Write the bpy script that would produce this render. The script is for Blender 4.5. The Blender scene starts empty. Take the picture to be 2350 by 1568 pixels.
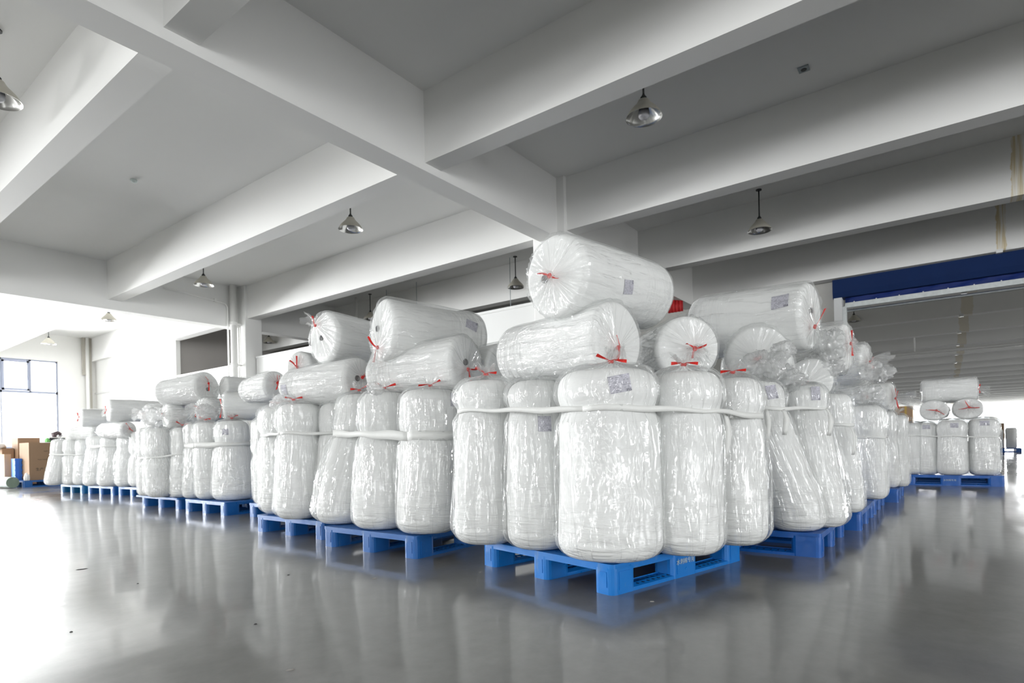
import bpy, math, random
import numpy as np
from mathutils import Vector, Matrix
PI = math.pi
R = math.radians
# The whole building is laid out in metres on its own grid: x runs along the main girders
# (away to the right in the photograph), y runs along the cross beams (away to the left), z up.
sc = bpy.context.scene
C = sc.collection

# ---------------------------------------------------------------- camera
cd = bpy.data.cameras.new('camera')
cam = bpy.data.objects.new('camera', cd); C.objects.link(cam)
cd.sensor_width = 36.0
cd.lens = 36.0 * 1335.0 / 2350.0
cd.shift_y = (1017.0 - 784.0) / 2350.0
cd.clip_end = 400
cd.dof.use_dof = True
cd.dof.focus_distance = 3.35
cd.dof.aperture_fstop = 3.5
cam.matrix_world = (Matrix.Translation((0, 0, 0.75)) @ Matrix.Rotation(R(-53.2), 4, 'Z')
                    @ Matrix.Rotation(R(90), 4, 'X') @ Matrix.Rotation(R(-1.25), 4, 'Z'))
sc.camera = cam

# ---------------------------------------------------------------- colour, world, light
vs = sc.view_settings
vs.view_transform = 'Standard'; vs.look = 'None'; vs.gamma = 1.0
vs.use_curve_mapping = False
vs.exposure = 0.0
sc.cycles.use_denoising = True
sc.cycles.max_bounces = 9
sc.cycles.diffuse_bounces = 6
sc.cycles.glossy_bounces = 4
sc.cycles.transmission_bounces = 4
sc.cycles.transparent_max_bounces = 16
sc.cycles.sample_clamp_indirect = 8.0
sc.cycles.caustics_reflective = False
sc.cycles.caustics_refractive = False
w = bpy.data.worlds.new('overcast_sky'); sc.world = w
w.use_nodes = True
w.node_tree.nodes['Background'].inputs[0].default_value = (0.95, 0.98, 1.0, 1)
w.node_tree.nodes['Background'].inputs[1].default_value = 2.0

def window_light(name, loc, rot, sx, sz, radiance, col=(0.978, 0.990, 1.0)):
    """daylight standing in a window opening: a panel of the opening's own size just outside the glass"""
    l = bpy.data.lights.new(name, 'AREA'); l.shape = 'RECTANGLE'
    l.size = sx; l.size_y = sz; l.energy = radiance * PI * sx * sz; l.color = col
    o = bpy.data.objects.new(name, l); C.objects.link(o)
    o.location = loc; o.rotation_euler = rot
    return o
WZ0, WZ1 = 0.95, 4.2
LEFT_WIN = [(-9.9, -6.6), (-5.2, -1.9), (-0.55, 2.75), (4.05, 7.37)] + [(18.5 + 7.2 * i, 22.5 + 7.2 * i) for i in range(10)]       # openings in the left wall (x ranges); second-hall run added to brighten it
BACK_WIN = [(-21, -18.8), (-14.2, -12.0), (-7.6, -5.6), (-1.4, 0.4), (4.6, 6.2), (10.2, 12.0), (15.6, 17.6), (20.4, 23.4)]  # behind the camera (y ranges)
RIGHT_WIN = [(-11.5, -8), (-6.5, -3), (-1.5, 2), (3.5, 7), (8.6, 12.1)] + [(18.5 + 7.2 * i, 22.5 + 7.2 * i) for i in range(10)]   # far right wall (x ranges); second-hall run unseen, added for more light
FAR_WIN = [(-24 + 4.9 * i, -24 + 4.9 * i + 4.3) for i in range(10)]       # end of the second hall (y ranges)
XB, YR, YL, XM, XF = -13.0, -24.0, 26.9, 15.25, 95.0
L_LEFT, L_BACK, L_RIGHT, L_FAR = 66.0, 18.0, 18.0, 60.0
zc, zh = (WZ0 + WZ1) / 2, WZ1 - WZ0
for a, b in LEFT_WIN:
    window_light('daylight', ((a + b) / 2, YL + 0.3, zc), (R(90), 0, R(180)), b - a, zh, L_LEFT if a < 18 else 10.0 if a < 26 else 3.0)  # second-hall panels are added fill, stronger near the door wall
for a, b in BACK_WIN:
    window_light('daylight', (XB - 0.3, (a + b) / 2, zc), (R(90), 0, R(-90)), b - a, zh, L_BACK)
for a, b in RIGHT_WIN:
    window_light('daylight', ((a + b) / 2, YR - 0.3, zc), (R(90), 0, 0), b - a, zh, L_RIGHT if a < 18 else 16.0 if a < 26 else 3.0)  # second-hall panels are added fill, strongest towards the distant rolls
for a, b in FAR_WIN:
    window_light('daylight', (XF + 0.3, (a + b) / 2, zc), (R(90), 0, R(90)), b - a, zh + 0.5, L_FAR)

# ---------------------------------------------------------------- material helpers
def mat(name):
    m = bpy.data.materials.new(name); m.use_nodes = True
    nt = m.node_tree
    for n in list(nt.nodes): nt.nodes.remove(n)
    out = nt.nodes.new('ShaderNodeOutputMaterial')
    return m, nt, out
def N(nt, t, **kw):
    n = nt.nodes.new(t)
    for k, v in kw.items():
        if k in n.inputs: n.inputs[k].default_value = v
        else: setattr(n, k, v)
    return n
def L(nt, a, b): nt.links.new(a, b)
def noise(nt, vec, scale, detail=3, rough=0.55, dist=0.0):
    n = N(nt, 'ShaderNodeTexNoise'); n.inputs['Scale'].default_value = scale
    n.inputs['Detail'].default_value = detail; n.inputs['Roughness'].default_value = rough
    n.inputs['Distortion'].default_value = dist
    if vec is not None: L(nt, vec, n.inputs['Vector'])
    return n.outputs['Fac']
def maprange(nt, v, a, b, c, d):
    n = N(nt, 'ShaderNodeMapRange'); L(nt, v, n.inputs[0])
    for i, x in zip((1, 2, 3, 4), (a, b, c, d)): n.inputs[i].default_value = x
    return n.outputs[0]
def math_(nt, op, a, b=None):
    n = N(nt, 'ShaderNodeMath', operation=op)
    for i, x in enumerate((a, b)):
        if x is None: continue
        if isinstance(x, (int, float)): n.inputs[i].default_value = x
        else: L(nt, x, n.inputs[i])
    return n.outputs[0]
def mapping(nt, vec, scale=(1, 1, 1), loc=(0, 0, 0), rot=(0, 0, 0)):
    n = N(nt, 'ShaderNodeMapping'); L(nt, vec, n.inputs[0])
    n.inputs['Scale'].default_value = scale; n.inputs['Location'].default_value = loc
    n.inputs['Rotation'].default_value = rot
    return n.outputs[0]
def coords(nt, which='Object'):
    return N(nt, 'ShaderNodeTexCoord').outputs[which]
def bump(nt, h, strength, dist, prev=None):
    n = N(nt, 'ShaderNodeBump'); n.inputs['Strength'].default_value = strength
    n.inputs['Distance'].default_value = dist; L(nt, h, n.inputs['Height'])
    if prev is not None: L(nt, prev, n.inputs['Normal'])
    return n.outputs[0]
def mixcol(nt, f, a, b):
    n = N(nt, 'ShaderNodeMix', data_type='RGBA')
    if isinstance(f, (int, float)): n.inputs[0].default_value = f
    else: L(nt, f, n.inputs[0])
    for i, x in ((6, a), (7, b)):
        if isinstance(x, tuple): n.inputs[i].default_value = (*x, 1)
        else: L(nt, x, n.inputs[i])
    return n.outputs[2]
def plain(name, col, rough=0.6, metal=0.0, spec=0.5, var=0.0, vscale=4.0, bs=0.0, bscale=40.0):
    m, nt, out = mat(name)
    p = N(nt, 'ShaderNodeBsdfPrincipled'); p.inputs['Roughness'].default_value = rough
    p.inputs['Metallic'].default_value = metal; p.inputs['Specular IOR Level'].default_value = spec
    co = coords(nt)
    f = noise(nt, co, vscale)
    dark = tuple(c * (1 - var) for c in col)
    L(nt, mixcol(nt, f, col, dark), p.inputs['Base Color'])
    if bs: L(nt, bump(nt, noise(nt, co, bscale), bs, 0.002), p.inputs['Normal'])
    L(nt, p.outputs[0], out.inputs[0])
    return m

M = {}
M['white_paint'] = plain('white_paint', (0.80, 0.80, 0.785), 0.75, var=0.05, vscale=0.7, bs=0.15, bscale=6)
M['wall_paint'] = plain('wall_paint', (0.82, 0.82, 0.80), 0.7, var=0.04, vscale=0.9)
M['panel_white'] = plain('panel_white', (0.70, 0.705, 0.695), 0.35, var=0.03)
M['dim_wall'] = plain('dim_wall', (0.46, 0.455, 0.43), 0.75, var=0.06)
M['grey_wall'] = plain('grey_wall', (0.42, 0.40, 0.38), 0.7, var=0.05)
M['door_post'] = plain('door_post', (0.62, 0.63, 0.63), 0.5)
M['frame_blue_grey'] = plain('frame_blue_grey', (0.33, 0.36, 0.46), 0.4)
M['pipe_white'] = plain('pipe_white', (0.82, 0.82, 0.80), 0.35)
M['duct_beige'] = plain('duct_beige', (0.42, 0.40, 0.35), 0.5, var=0.2, vscale=8)
M['dark_rod'] = plain('dark_rod', (0.025, 0.028, 0.028), 0.5)
M['shade_cream'] = plain('shade_cream', (0.50, 0.48, 0.41), 0.35, var=0.1)
M['reflector'] = plain('reflector', (0.75, 0.75, 0.73), 0.22, metal=1.0)
M['bulb_glass'] = plain('bulb_glass', (0.72, 0.72, 0.75), 0.2)
M['wire'] = plain('wire', (0.30, 0.34, 0.36), 0.5)
M['door_blue'] = plain('door_blue', (0.0012, 0.018, 0.088), 0.6, 0.0, 0.2, var=0.2, vscale=3)
M['curtain_blue'] = plain('curtain_blue', (0.002, 0.02, 0.15), 0.5, 0.0, 0.3, var=0.2, vscale=3)
M['aluminium'] = plain('aluminium', (0.72, 0.76, 0.76), 0.35, metal=0.8, var=0.35, vscale=14)
M['red_cloth'] = plain('red_cloth', (0.50, 0.012, 0.015), 0.7, var=0.4, vscale=9)
M['tie_red'] = plain('tie_red', (0.80, 0.030, 0.022), 0.35, var=0.15, vscale=30)
M['strap_white'] = plain('strap_white', (0.86, 0.87, 0.85), 0.7, var=0.05, vscale=30, bs=0.3, bscale=120)
M['core_hole_shade'] = plain('core_hole_shade', (0.07, 0.07, 0.075), 0.6, var=0.3, vscale=30)  # dark colour stands for the shade inside the hollow core
M['cardboard'] = plain('cardboard', (0.345, 0.225, 0.14), 0.85, var=0.12, vscale=3)
M['cardboard_pale'] = plain('cardboard_pale', (0.62, 0.42, 0.27), 0.85, var=0.08, vscale=3)
M['ink'] = plain('ink', (0.045, 0.035, 0.03), 0.8)
M['crate_blue'] = plain('crate_blue', (0.03, 0.20, 0.75), 0.4, var=0.15)
M['crate_black'] = plain('crate_black', (0.05, 0.055, 0.065), 0.5, var=0.3, vscale=12)
M['tube_green'] = plain('tube_green', (0.22, 0.29, 0.23), 0.7, var=0.2, vscale=20)
M['tube_film'] = plain('tube_film', (0.70, 0.78, 0.76), 0.2, var=0.3, vscale=14)
M['white_sheet'] = plain('white_sheet', (0.85, 0.86, 0.87), 0.5, bs=0.5, bscale=8)
M['green_scrap'] = plain('green_scrap', (0.20, 0.62, 0.18), 0.5)
M['brown_cloth'] = plain('brown_cloth', (0.14, 0.10, 0.11), 0.8, var=0.5, vscale=16)
M['chip'] = plain('chip', (0.30, 0.29, 0.27), 0.7)
M['chip_dark'] = plain('chip_dark', (0.05, 0.05, 0.05), 0.7)
M['letter_white'] = plain('letter_white', (0.45, 0.55, 0.60), 0.6)
M['smoke_white'] = plain('smoke_white', (0.72, 0.80, 0.78), 0.4)
M['yellow_tape'] = plain('yellow_tape', (0.75, 0.50, 0.10), 0.4)

def pallet_mat(name, col):
    m, nt, out = mat(name)
    p = N(nt, 'ShaderNodeBsdfPrincipled'); p.inputs['Roughness'].default_value = 0.33
    co = coords(nt)
    scuff = maprange(nt, noise(nt, mapping(nt, co, (1, 1, 0.35)), 9, 5, 0.7), 0.60, 0.74, 0, 0.55)
    base = mixcol(nt, noise(nt, co, 3), col, tuple(c * 0.86 for c in col))
    L(nt, mixcol(nt, scuff, base, (0.20, 0.30, 0.38)), p.inputs['Base Color'])
    L(nt, maprange(nt, noise(nt, co, 12), 0.3, 0.7, 0.26, 0.48), p.inputs['Roughness'])
    L(nt, bump(nt, noise(nt, co, 25, 2), 0.25, 0.003), p.inputs['Normal'])
    L(nt, p.outputs[0], out.inputs[0])
    return m
M['slot_shade_dark'] = plain('slot_shade_dark', (0.004, 0.012, 0.03), 0.8)  # near-black colour standing in for shade inside the rail slots
M['pal_azure'] = pallet_mat('pallet_azure', (0.006, 0.185, 0.60))
M['pal_cobalt'] = pallet_mat('pallet_cobalt', (0.012, 0.125, 0.42))
M['pal_deep'] = pallet_mat('pallet_deep', (0.003, 0.105, 0.44))
M['pal_teal'] = pallet_mat('pallet_teal', (0.010, 0.15, 0.36))

# polished concrete floor
m, nt, out = mat('polished_concrete'); M['floor'] = m
p = N(nt, 'ShaderNodeBsdfPrincipled'); co = coords(nt)
big = noise(nt, co, 0.55, 5, 0.6, 0.4); fine = noise(nt, co, 9, 6, 0.7)
streak = noise(nt, mapping(nt, co, (0.5, 3.5, 1), rot=(0, 0, R(35))), 2.2, 5, 0.65, 0.6)
c1 = mixcol(nt, maprange(nt, big, 0.3, 0.7, 0, 1), (0.155, 0.152, 0.145), (0.235, 0.232, 0.223))
c2 = mixcol(nt, maprange(nt, fine, 0.35, 0.65, 0, 0.35), c1, (0.115, 0.112, 0.105))
speck = maprange(nt, noise(nt, co, 38, 2, 0.5), 0.74, 0.78, 0, 0.35)
c3 = mixcol(nt, speck, c2, (0.25, 0.24, 0.23))
L(nt, c3, p.inputs['Base Color'])
rr = math_(nt, 'ADD', maprange(nt, streak, 0.3, 0.7, 0.05, 0.13), maprange(nt, big, 0.35, 0.65, -0.02, 0.04))
L(nt, rr, p.inputs['Coat Roughness']); p.inputs['Coat Weight'].default_value = 0.75; p.inputs['Coat IOR'].default_value = 1.6
p.inputs['Roughness'].default_value = 0.42
p.inputs['IOR'].default_value = 1.4
b1 = bump(nt, noise(nt, co, 1.3, 3, 0.5), 0.2, 0.006)
b2 = bump(nt, streak, 0.12, 0.003, b1)
L(nt, b2, p.inputs['Normal']); L(nt, b2, p.inputs['Coat Normal'])
L(nt, p.outputs[0], out.inputs[0])

# painted beams with the two yellowish drip stains of the photograph's right edge
m, nt, out = mat('beam_paint'); M['beam'] = m
p = N(nt, 'ShaderNodeBsdfPrincipled'); p.inputs['Roughness'].default_value = 0.75
co = coords(nt); sx = N(nt, 'ShaderNodeSeparateXYZ'); L(nt, co, sx.inputs[0])
wob = math_(nt, 'ADD', sx.outputs[1], math_(nt, 'MULTIPLY', noise(nt, mapping(nt, co, (0.3, 1, 3)), 2.0, 4), 0.10))
def band(y, lo, hi, e):
    return math_(nt, 'MULTIPLY', maprange(nt, y, lo - e, lo, 0, 1), maprange(nt, y, hi, hi + e, 1, 0))
near = math_(nt, 'MULTIPLY', band(wob, -0.93, -0.80, 0.012), maprange(nt, sx.outputs[0], 10.5, 11, 0, 1))
ridg = maprange(nt, noise(nt, mapping(nt, co, (0.2, 30, 1.5)), 1.0, 2), 0.35, 0.6, 0.15, 0.75)
nearm = math_(nt, 'MULTIPLY', math_(nt, 'MULTIPLY', near, ridg), maprange(nt, sx.outputs[0], 16.5, 17, 1, 0))
far = math_(nt, 'MULTIPLY', band(wob, -0.62, -0.36, 0.02), maprange(nt, sx.outputs[0], 16.5, 17, 0, 0.35))
stain = math_(nt, 'MAXIMUM', nearm, far)
base = mixcol(nt, noise(nt, co, 0.8), (0.80, 0.80, 0.785), (0.76, 0.76, 0.745))
L(nt, mixcol(nt, stain, base, (0.52, 0.40, 0.16)), p.inputs['Base Color'])
L(nt, bump(nt, noise(nt, co, 5), 0.1, 0.003), p.inputs['Normal'])
L(nt, p.outputs[0], out.inputs[0])

# soft nonwoven roll body
m, nt, out = mat('nonwoven_white'); M['body'] = m
p = N(nt, 'ShaderNodeBsdfPrincipled'); p.inputs['Roughness'].default_value = 0.95
p.inputs['Specular IOR Level'].default_value = 0.1
co = coords(nt); sx = N(nt, 'ShaderNodeSeparateXYZ'); L(nt, co, sx.inputs[0])
L(nt, mixcol(nt, noise(nt, co, 5), (0.95, 0.953, 0.945), (0.93, 0.935, 0.925)), p.inputs['Base Color'])
layers = noise(nt, mapping(nt, co, (2.6, 2.6, 17)), 1.0, 4, 0.6, 1.3)
mask = maprange(nt, sx.outputs[2], 0.06, 0.42, 1.0, 0.12)
L(nt, bump(nt, math_(nt, 'MULTIPLY', layers, mask), 0.9, 0.035, bump(nt, noise(nt, co, 5, 2), 0.3, 0.03)), p.inputs['Normal'])
L(nt, p.outputs[0], out.inputs[0])

def film_mat(name, haze=0.12, crump=0.6, k=17.0):
    m, nt, out = mat(name)
    uv = coords(nt, 'UV'); co = coords(nt)
    warp = noise(nt, co, 5.0, 3, 0.6)
    comb = N(nt, 'ShaderNodeCombineXYZ'); L(nt, math_(nt, 'MULTIPLY', warp, 0.035), comb.inputs[0])
    va = N(nt, 'ShaderNodeVectorMath', operation='ADD'); L(nt, uv, va.inputs[0]); L(nt, comb.outputs[0], va.inputs[1])
    s = noise(nt, mapping(nt, va.outputs[0], (k, 1.7, 1)), 1.0, 3, 0.55, 0.1)
    ridge = math_(nt, 'SUBTRACT', 1.0, math_(nt, 'ABSOLUTE', math_(nt, 'SUBTRACT', math_(nt, 'MULTIPLY', s, 4.0), 2.0)))
    ridge = math_(nt, 'POWER', math_(nt, 'MAXIMUM', ridge, 0.0), 4.0)
    c = noise(nt, mapping(nt, co, (1, 1, 0.38)), 20.0, 3, 0.55, 0.9)
    cr = math_(nt, 'POWER', math_(nt, 'SUBTRACT', 1.0, math_(nt, 'MINIMUM', math_(nt, 'ABSOLUTE', math_(nt, 'SUBTRACT', math_(nt, 'MULTIPLY', c, 5.0), 2.5)), 1.0)), 2.0)
    patch = maprange(nt, noise(nt, mapping(nt, co, (1, 1, 0.5)), 4.2, 1), 0.52, 0.66, 0.0, crump)
    nrm = bump(nt, ridge, 1.0, 0.018, bump(nt, math_(nt, 'MULTIPLY', cr, patch), 1.0, 0.020))
    tr = N(nt, 'ShaderNodeBsdfTransparent'); tr.inputs[0].default_value = (0.99, 0.995, 0.995, 1)
    gl = N(nt, 'ShaderNodeBsdfGlossy'); gl.inputs['Roughness'].default_value = 0.05
    L(nt, nrm, gl.inputs['Normal'])
    df = N(nt, 'ShaderNodeBsdfDiffuse'); df.inputs[0].default_value = (0.97, 0.975, 0.97, 1); 
    tl = N(nt, 'ShaderNodeBsdfTranslucent'); tl.inputs[0].default_value = (0.97, 0.975, 0.97, 1)
    dm = N(nt, 'ShaderNodeMixShader'); dm.inputs[0].default_value = 0.5; L(nt, df.outputs[0], dm.inputs[1]); L(nt, tl.outputs[0], dm.inputs[2])
    hz = N(nt, 'ShaderNodeMixShader'); L(nt, maprange(nt, ridge, 0, 1, haze, haze + 0.05), hz.inputs[0])
    L(nt, tr.outputs[0], hz.inputs[1]); L(nt, dm.outputs[0], hz.inputs[2])
    fr = N(nt, 'ShaderNodeLayerWeight'); L(nt, nrm, fr.inputs['Normal'])      # thin sheet: same reflectance from both sides
    sch = math_(nt, 'ADD', 0.07, math_(nt, 'MULTIPLY', math_(nt, 'POWER', fr.outputs['Facing'], 5.0), 0.35))
    fx = N(nt, 'ShaderNodeMixShader'); L(nt, sch, fx.inputs[0])
    L(nt, hz.outputs[0], fx.inputs[1]); L(nt, gl.outputs[0], fx.inputs[2])
    L(nt, fx.outputs[0], out.inputs[0])
    return m
M['film'] = film_mat('clear_film')
M['film_slack'] = film_mat('slack_film', 0.34, 0.35, 12.0)
M['film_milky'] = film_mat('crumpled_film', 0.24, 1.0, 30.0)

# printed paper label
m, nt, out = mat('printed_label'); M['label'] = m
p = N(nt, 'ShaderNodeBsdfPrincipled'); p.inputs['Roughness'].default_value = 0.6
uv = coords(nt, 'UV'); sx = N(nt, 'ShaderNodeSeparateXYZ'); L(nt, uv, sx.inputs[0])
row = math_(nt, 'FRACT', math_(nt, 'MULTIPLY', sx.outputs[1], 11.0))
rowm = math_(nt, 'LESS_THAN', math_(nt, 'ABSOLUTE', math_(nt, 'SUBTRACT', row, 0.5)), 0.27)
cells = N(nt, 'ShaderNodeTexWhiteNoise', noise_dimensions='2D')
sn = N(nt, 'ShaderNodeCombineXYZ')
L(nt, math_(nt, 'FLOOR', math_(nt, 'MULTIPLY', sx.outputs[0], 12.0)), sn.inputs[0]); L(nt, math_(nt, 'FLOOR', math_(nt, 'MULTIPLY', sx.outputs[1], 11.0)), sn.inputs[1])
L(nt, sn.outputs[0], cells.inputs['Vector'])
word = math_(nt, 'GREATER_THAN', cells.outputs['Value'], 0.58)
txt = math_(nt, 'MULTIPLY', math_(nt, 'MULTIPLY', rowm, word), maprange(nt, noise(nt, mapping(nt, uv, (110, 40, 1)), 1.0, 1), 0.42, 0.52, 0, 1))
bar = math_(nt, 'MULTIPLY', math_(nt, 'GREATER_THAN', sx.outputs[0], 0.70), math_(nt, 'LESS_THAN', sx.outputs[1], 0.16))
bars = math_(nt, 'MULTIPLY', bar, math_(nt, 'GREATER_THAN', math_(nt, 'SINE', math_(nt, 'MULTIPLY', sx.outputs[0], 75.0)), -0.3))
ink = math_(nt, 'MAXIMUM', math_(nt, 'MULTIPLY', txt, 0.75), bars)
L(nt, mixcol(nt, ink, (0.56, 0.55, 0.63), (0.10, 0.10, 0.14)), p.inputs['Base Color'])
L(nt, p.outputs[0], out.inputs[0])

# window glass: thin clear sheet
m, nt, out = mat('window_glass'); M['glass'] = m
tr = N(nt, 'ShaderNodeBsdfTransparent'); gl = N(nt, 'ShaderNodeBsdfGlossy'); gl.inputs['Roughness'].default_value = 0.02
mx = N(nt, 'ShaderNodeMixShader'); fr = N(nt, 'ShaderNodeFresnel'); L(nt, fr.outputs[0], mx.inputs[0])
L(nt, tr.outputs[0], mx.inputs[1]); L(nt, gl.outputs[0], mx.inputs[2]); L(nt, mx.outputs[0], out.inputs[0])

# ---------------------------------------------------------------- mesh helpers
class MB:
    def __init__(s): s.v = []; s.f = []; s.uv = None
    def add(s, v, f):
        o = len(s.v); s.v += [tuple(p) for p in v]; s.f += [tuple(i + o for i in q) for q in f]; return s
    def box(s, x0, x1, y0, y1, z0, z1, bev=0.0, mtx=None):
        if bev <= 0:
            v = [(x, y, z) for z in (z0, z1) for y in (y0, y1) for x in (x0, x1)]
            f = [(0, 2, 3, 1), (4, 5, 7, 6), (0, 1, 5, 4), (2, 6, 7, 3), (0, 4, 6, 2), (1, 3, 7, 5)]
        else:   # rounded vertical edges
            v = []; n = 4
            for z in (z0, z1):
                for cx, cy, a0 in ((x1 - bev, y1 - bev, 0), (x0 + bev, y1 - bev, 90), (x0 + bev, y0 + bev, 180), (x1 - bev, y0 + bev, 270)):
                    for i in range(n):
                        a = R(a0 + 90 * i / (n - 1)); v.append((cx + bev * math.cos(a), cy + bev * math.sin(a), z))
            k = 4 * n
            f = [tuple(reversed(range(k))), tuple(range(k, 2 * k))] + [(i, (i + 1) % k, k + (i + 1) % k, k + i) for i in range(k)]
        if mtx is not None: v = [tuple(mtx @ Vector(p)) for p in v]
        return s.add(v, f)
    def lathe(s, prof, n=24, c=(0, 0, 0), close=True):
        v = []; f = []
        for r, z in prof:
            for i in range(n):
                a = 2 * PI * i / n; v.append((c[0] + r * math.cos(a), c[1] + r * math.sin(a), c[2] + z))
        for j in range(len(prof) - 1):
            for i in range(n):
                f.append((j * n + i, j * n + (i + 1) % n, (j + 1) * n + (i + 1) % n, (j + 1) * n + i))
        if close:
            f.append(tuple(reversed(range(n)))); f.append(tuple((len(prof) - 1) * n + i for i in range(n)))
        return s.add(v, f)
    def tube(s, pts, r, n=8):
        pts = [Vector(p) for p in pts]; v = []; f = []
        for k, p in enumerate(pts):
            d = (pts[min(k + 1, len(pts) - 1)] - pts[max(k - 1, 0)]).normalized()
            a = d.cross(Vector((0, 0, 1)) if abs(d.z) < 0.9 else Vector((1, 0, 0))).normalized(); b = d.cross(a)
            for i in range(n):
                t = 2 * PI * i / n; v.append(tuple(p + a * r * math.cos(t) + b * r * math.sin(t)))
        for k in range(len(pts) - 1):
            for i in range(n): f.append((k * n + i, k * n + (i + 1) % n, (k + 1) * n + (i + 1) % n, (k + 1) * n + i))
        f.append(tuple(reversed(range(n)))); f.append(tuple((len(pts) - 1) * n + i for i in range(n)))
        return s.add(v, f)
    def ribbon(s, pts, wdir, w_, th):
        """flat strap with real thickness along pts; wdir(k) gives width direction"""
        pts = [Vector(p) for p in pts]; v = []; f = []; K = len(pts)
        for k, p in enumerate(pts):
            d = (pts[min(k + 1, K - 1)] - pts[max(k - 1, 0)]).normalized()
            wd = Vector(wdir(k)); wd = (wd - d * wd.dot(d)).normalized(); nn = d.cross(wd).normalized()
            ww = w_(k) if callable(w_) else w_
            for a, b in ((-1, -1), (1, -1), (1, 1), (-1, 1)):
                v.append(tuple(p + wd * (a * ww / 2) + nn * (b * th / 2)))
        for k in range(K - 1):
            for i in range(4): f.append((k * 4 + i, k * 4 + (i + 1) % 4, (k + 1) * 4 + (i + 1) % 4, (k + 1) * 4 + i))
        f.append((3, 2, 1, 0)); f.append(tuple((K - 1) * 4 + i for i in range(4)))
        return s.add(v, f)
    def build(s, name, m, parent=None, smooth=False, loc=None):
        me = bpy.data.meshes.new(name); me.from_pydata(s.v, [], s.f); me.update()
        if smooth: me.polygons.foreach_set('use_smooth', [True] * len(me.polygons))
        me.materials.append(m)
        o = bpy.data.objects.new(name, me); C.objects.link(o)
        if parent is not None: o.parent = parent
        if loc is not None: o.location = loc
        return o
def empty(name, loc=(0, 0, 0), rz=0.0):
    o = bpy.data.objects.new(name, None); C.objects.link(o); o.location = loc; o.rotation_euler = (0, 0, rz)
    o.empty_display_size = 0.1
    return o
def tag(o, label, cat, group=None, kind=None):
    o['label'] = label
    if cat: o['category'] = cat
    if group: o['group'] = group
    if kind: o['kind'] = kind
    return o
def struct(o, label=None):
    o['kind'] = 'structure'
    if label: o['label'] = label
    return o

# ---------------------------------------------------------------- the building
ZS, ZG, ZBM = 5.2, 4.2, 4.3          # slab, girder underside, beam underside
struct(MB().box(XB - 0.5, XF + 0.5, YR - 0.5, YL + 0.5, -0.2, 0).build('floor', M['floor']), 'polished grey concrete floor of the hall')
ceil = struct(MB().box(XB - 0.5, XF + 0.5, YR - 0.5, YL + 0.5, ZS, ZS + 0.2).build('ceiling', M['white_paint']), 'white painted concrete slab ceiling')
girders = [(-15.6, -15.25, ZG), (-5.2, -4.85, ZG), (5.2, 5.55, ZG), (15.6, 15.95, 4.08)]
for y0, y1, z in girders:
    MB().box(XB, 15.24, y0, y1, z, ZS).build('girder', M['beam'], ceil)
spans = [(YR, -15.6), (-15.25, -5.2), (-4.85, 5.2), (5.55, 15.6), (15.95, YL)]
for x in (-10.4, -7.25, -4.1, -0.95, 2.2, 5.25, 8.42, 11.58, 14.88):
    for a, b in spans:
        MB().box(x, x + 0.29, a, b, ZBM, ZS).build('beam', M['beam'], ceil)
xs2 = [18.5 + 3.6 * i for i in range(21)]
for x in xs2:
    MB().box(x, x + 0.3, YR, YL, ZBM, ZS).build('beam', M['beam'], ceil)
    if x < 45: MB().box(x - 0.06, x + 0.04, -0.46, -0.34, ZBM - 0.06, ZBM + 0.03).build('clamp', M['panel_white'], ceil)
MB().box(14.8, 14.9, -0.93, -0.83, ZBM - 0.05, ZBM + 0.02).build('clamp', M['panel_white'], ceil)
for x in (-10.5, -1.1, 8.35):
    for y in (-15.7, -5.3, 5.05, 15.2):
        c = MB().box(x, x + (0.6 if y < 10 else 0.48), y, y + 0.65, 0, ZS, 0.015).build('column', M['white_paint'])
        struct(c, 'square white painted concrete column carrying the girders')

def wall_x(name, x0, x1, ya, yb, holes, m, z1=ZS, z0h=WZ0, z1h=WZ1, label=None):
    """wall across y with window holes (y ranges)"""
    b = MB(); y = ya
    for h0, h1 in holes:
        b.box(x0, x1, y, h0, 0, z1); b.box(x0, x1, h0, h1, 0, z0h); b.box(x0, x1, h0, h1, z1h, z1); y = h1
    b.box(x0, x1, y, yb, 0, z1)
    return struct(b.build(name, m), label)
def wall_y(name, y0, y1, xa, xb, holes, m, z1=ZS, label=None):
    b = MB(); x = xa
    for h0, h1 in holes:
        b.box(x, h0, y0, y1, 0, z1); b.box(h0, h1, y0, y1, 0, WZ0); b.box(h0, h1, y0, y1, WZ1, z1); x = h1
    b.box(x, xb, y0, y1, 0, z1)
    return struct(b.build(name, m), label)
wall_y('wall_left', YL, YL + 0.25, XB, XF, LEFT_WIN, M['wall_paint'], label='white wall with tall windows at the far left')
wall_x('wall_back', XB - 0.25, XB, YR, YL, BACK_WIN, M['wall_paint'], label='white window wall behind the camera')
wall_y('wall_right', YR - 0.25, YR, XB, XF, RIGHT_WIN, M['wall_paint'], label='white window wall to the right of the frame')
wall_x('wall_far', XF, XF + 0.25, YR, YL, FAR_WIN, M['wall_paint'], z1h=4.6, z0h=0.5, label='window wall closing the second hall far away at right')
# wall with the blue roller door
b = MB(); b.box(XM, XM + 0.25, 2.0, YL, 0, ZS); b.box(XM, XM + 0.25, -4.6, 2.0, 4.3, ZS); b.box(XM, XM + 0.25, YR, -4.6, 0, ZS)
struct(b.build('wall_door', M['dim_wall']), 'white cross wall with the wide blue roller door opening')
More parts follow.
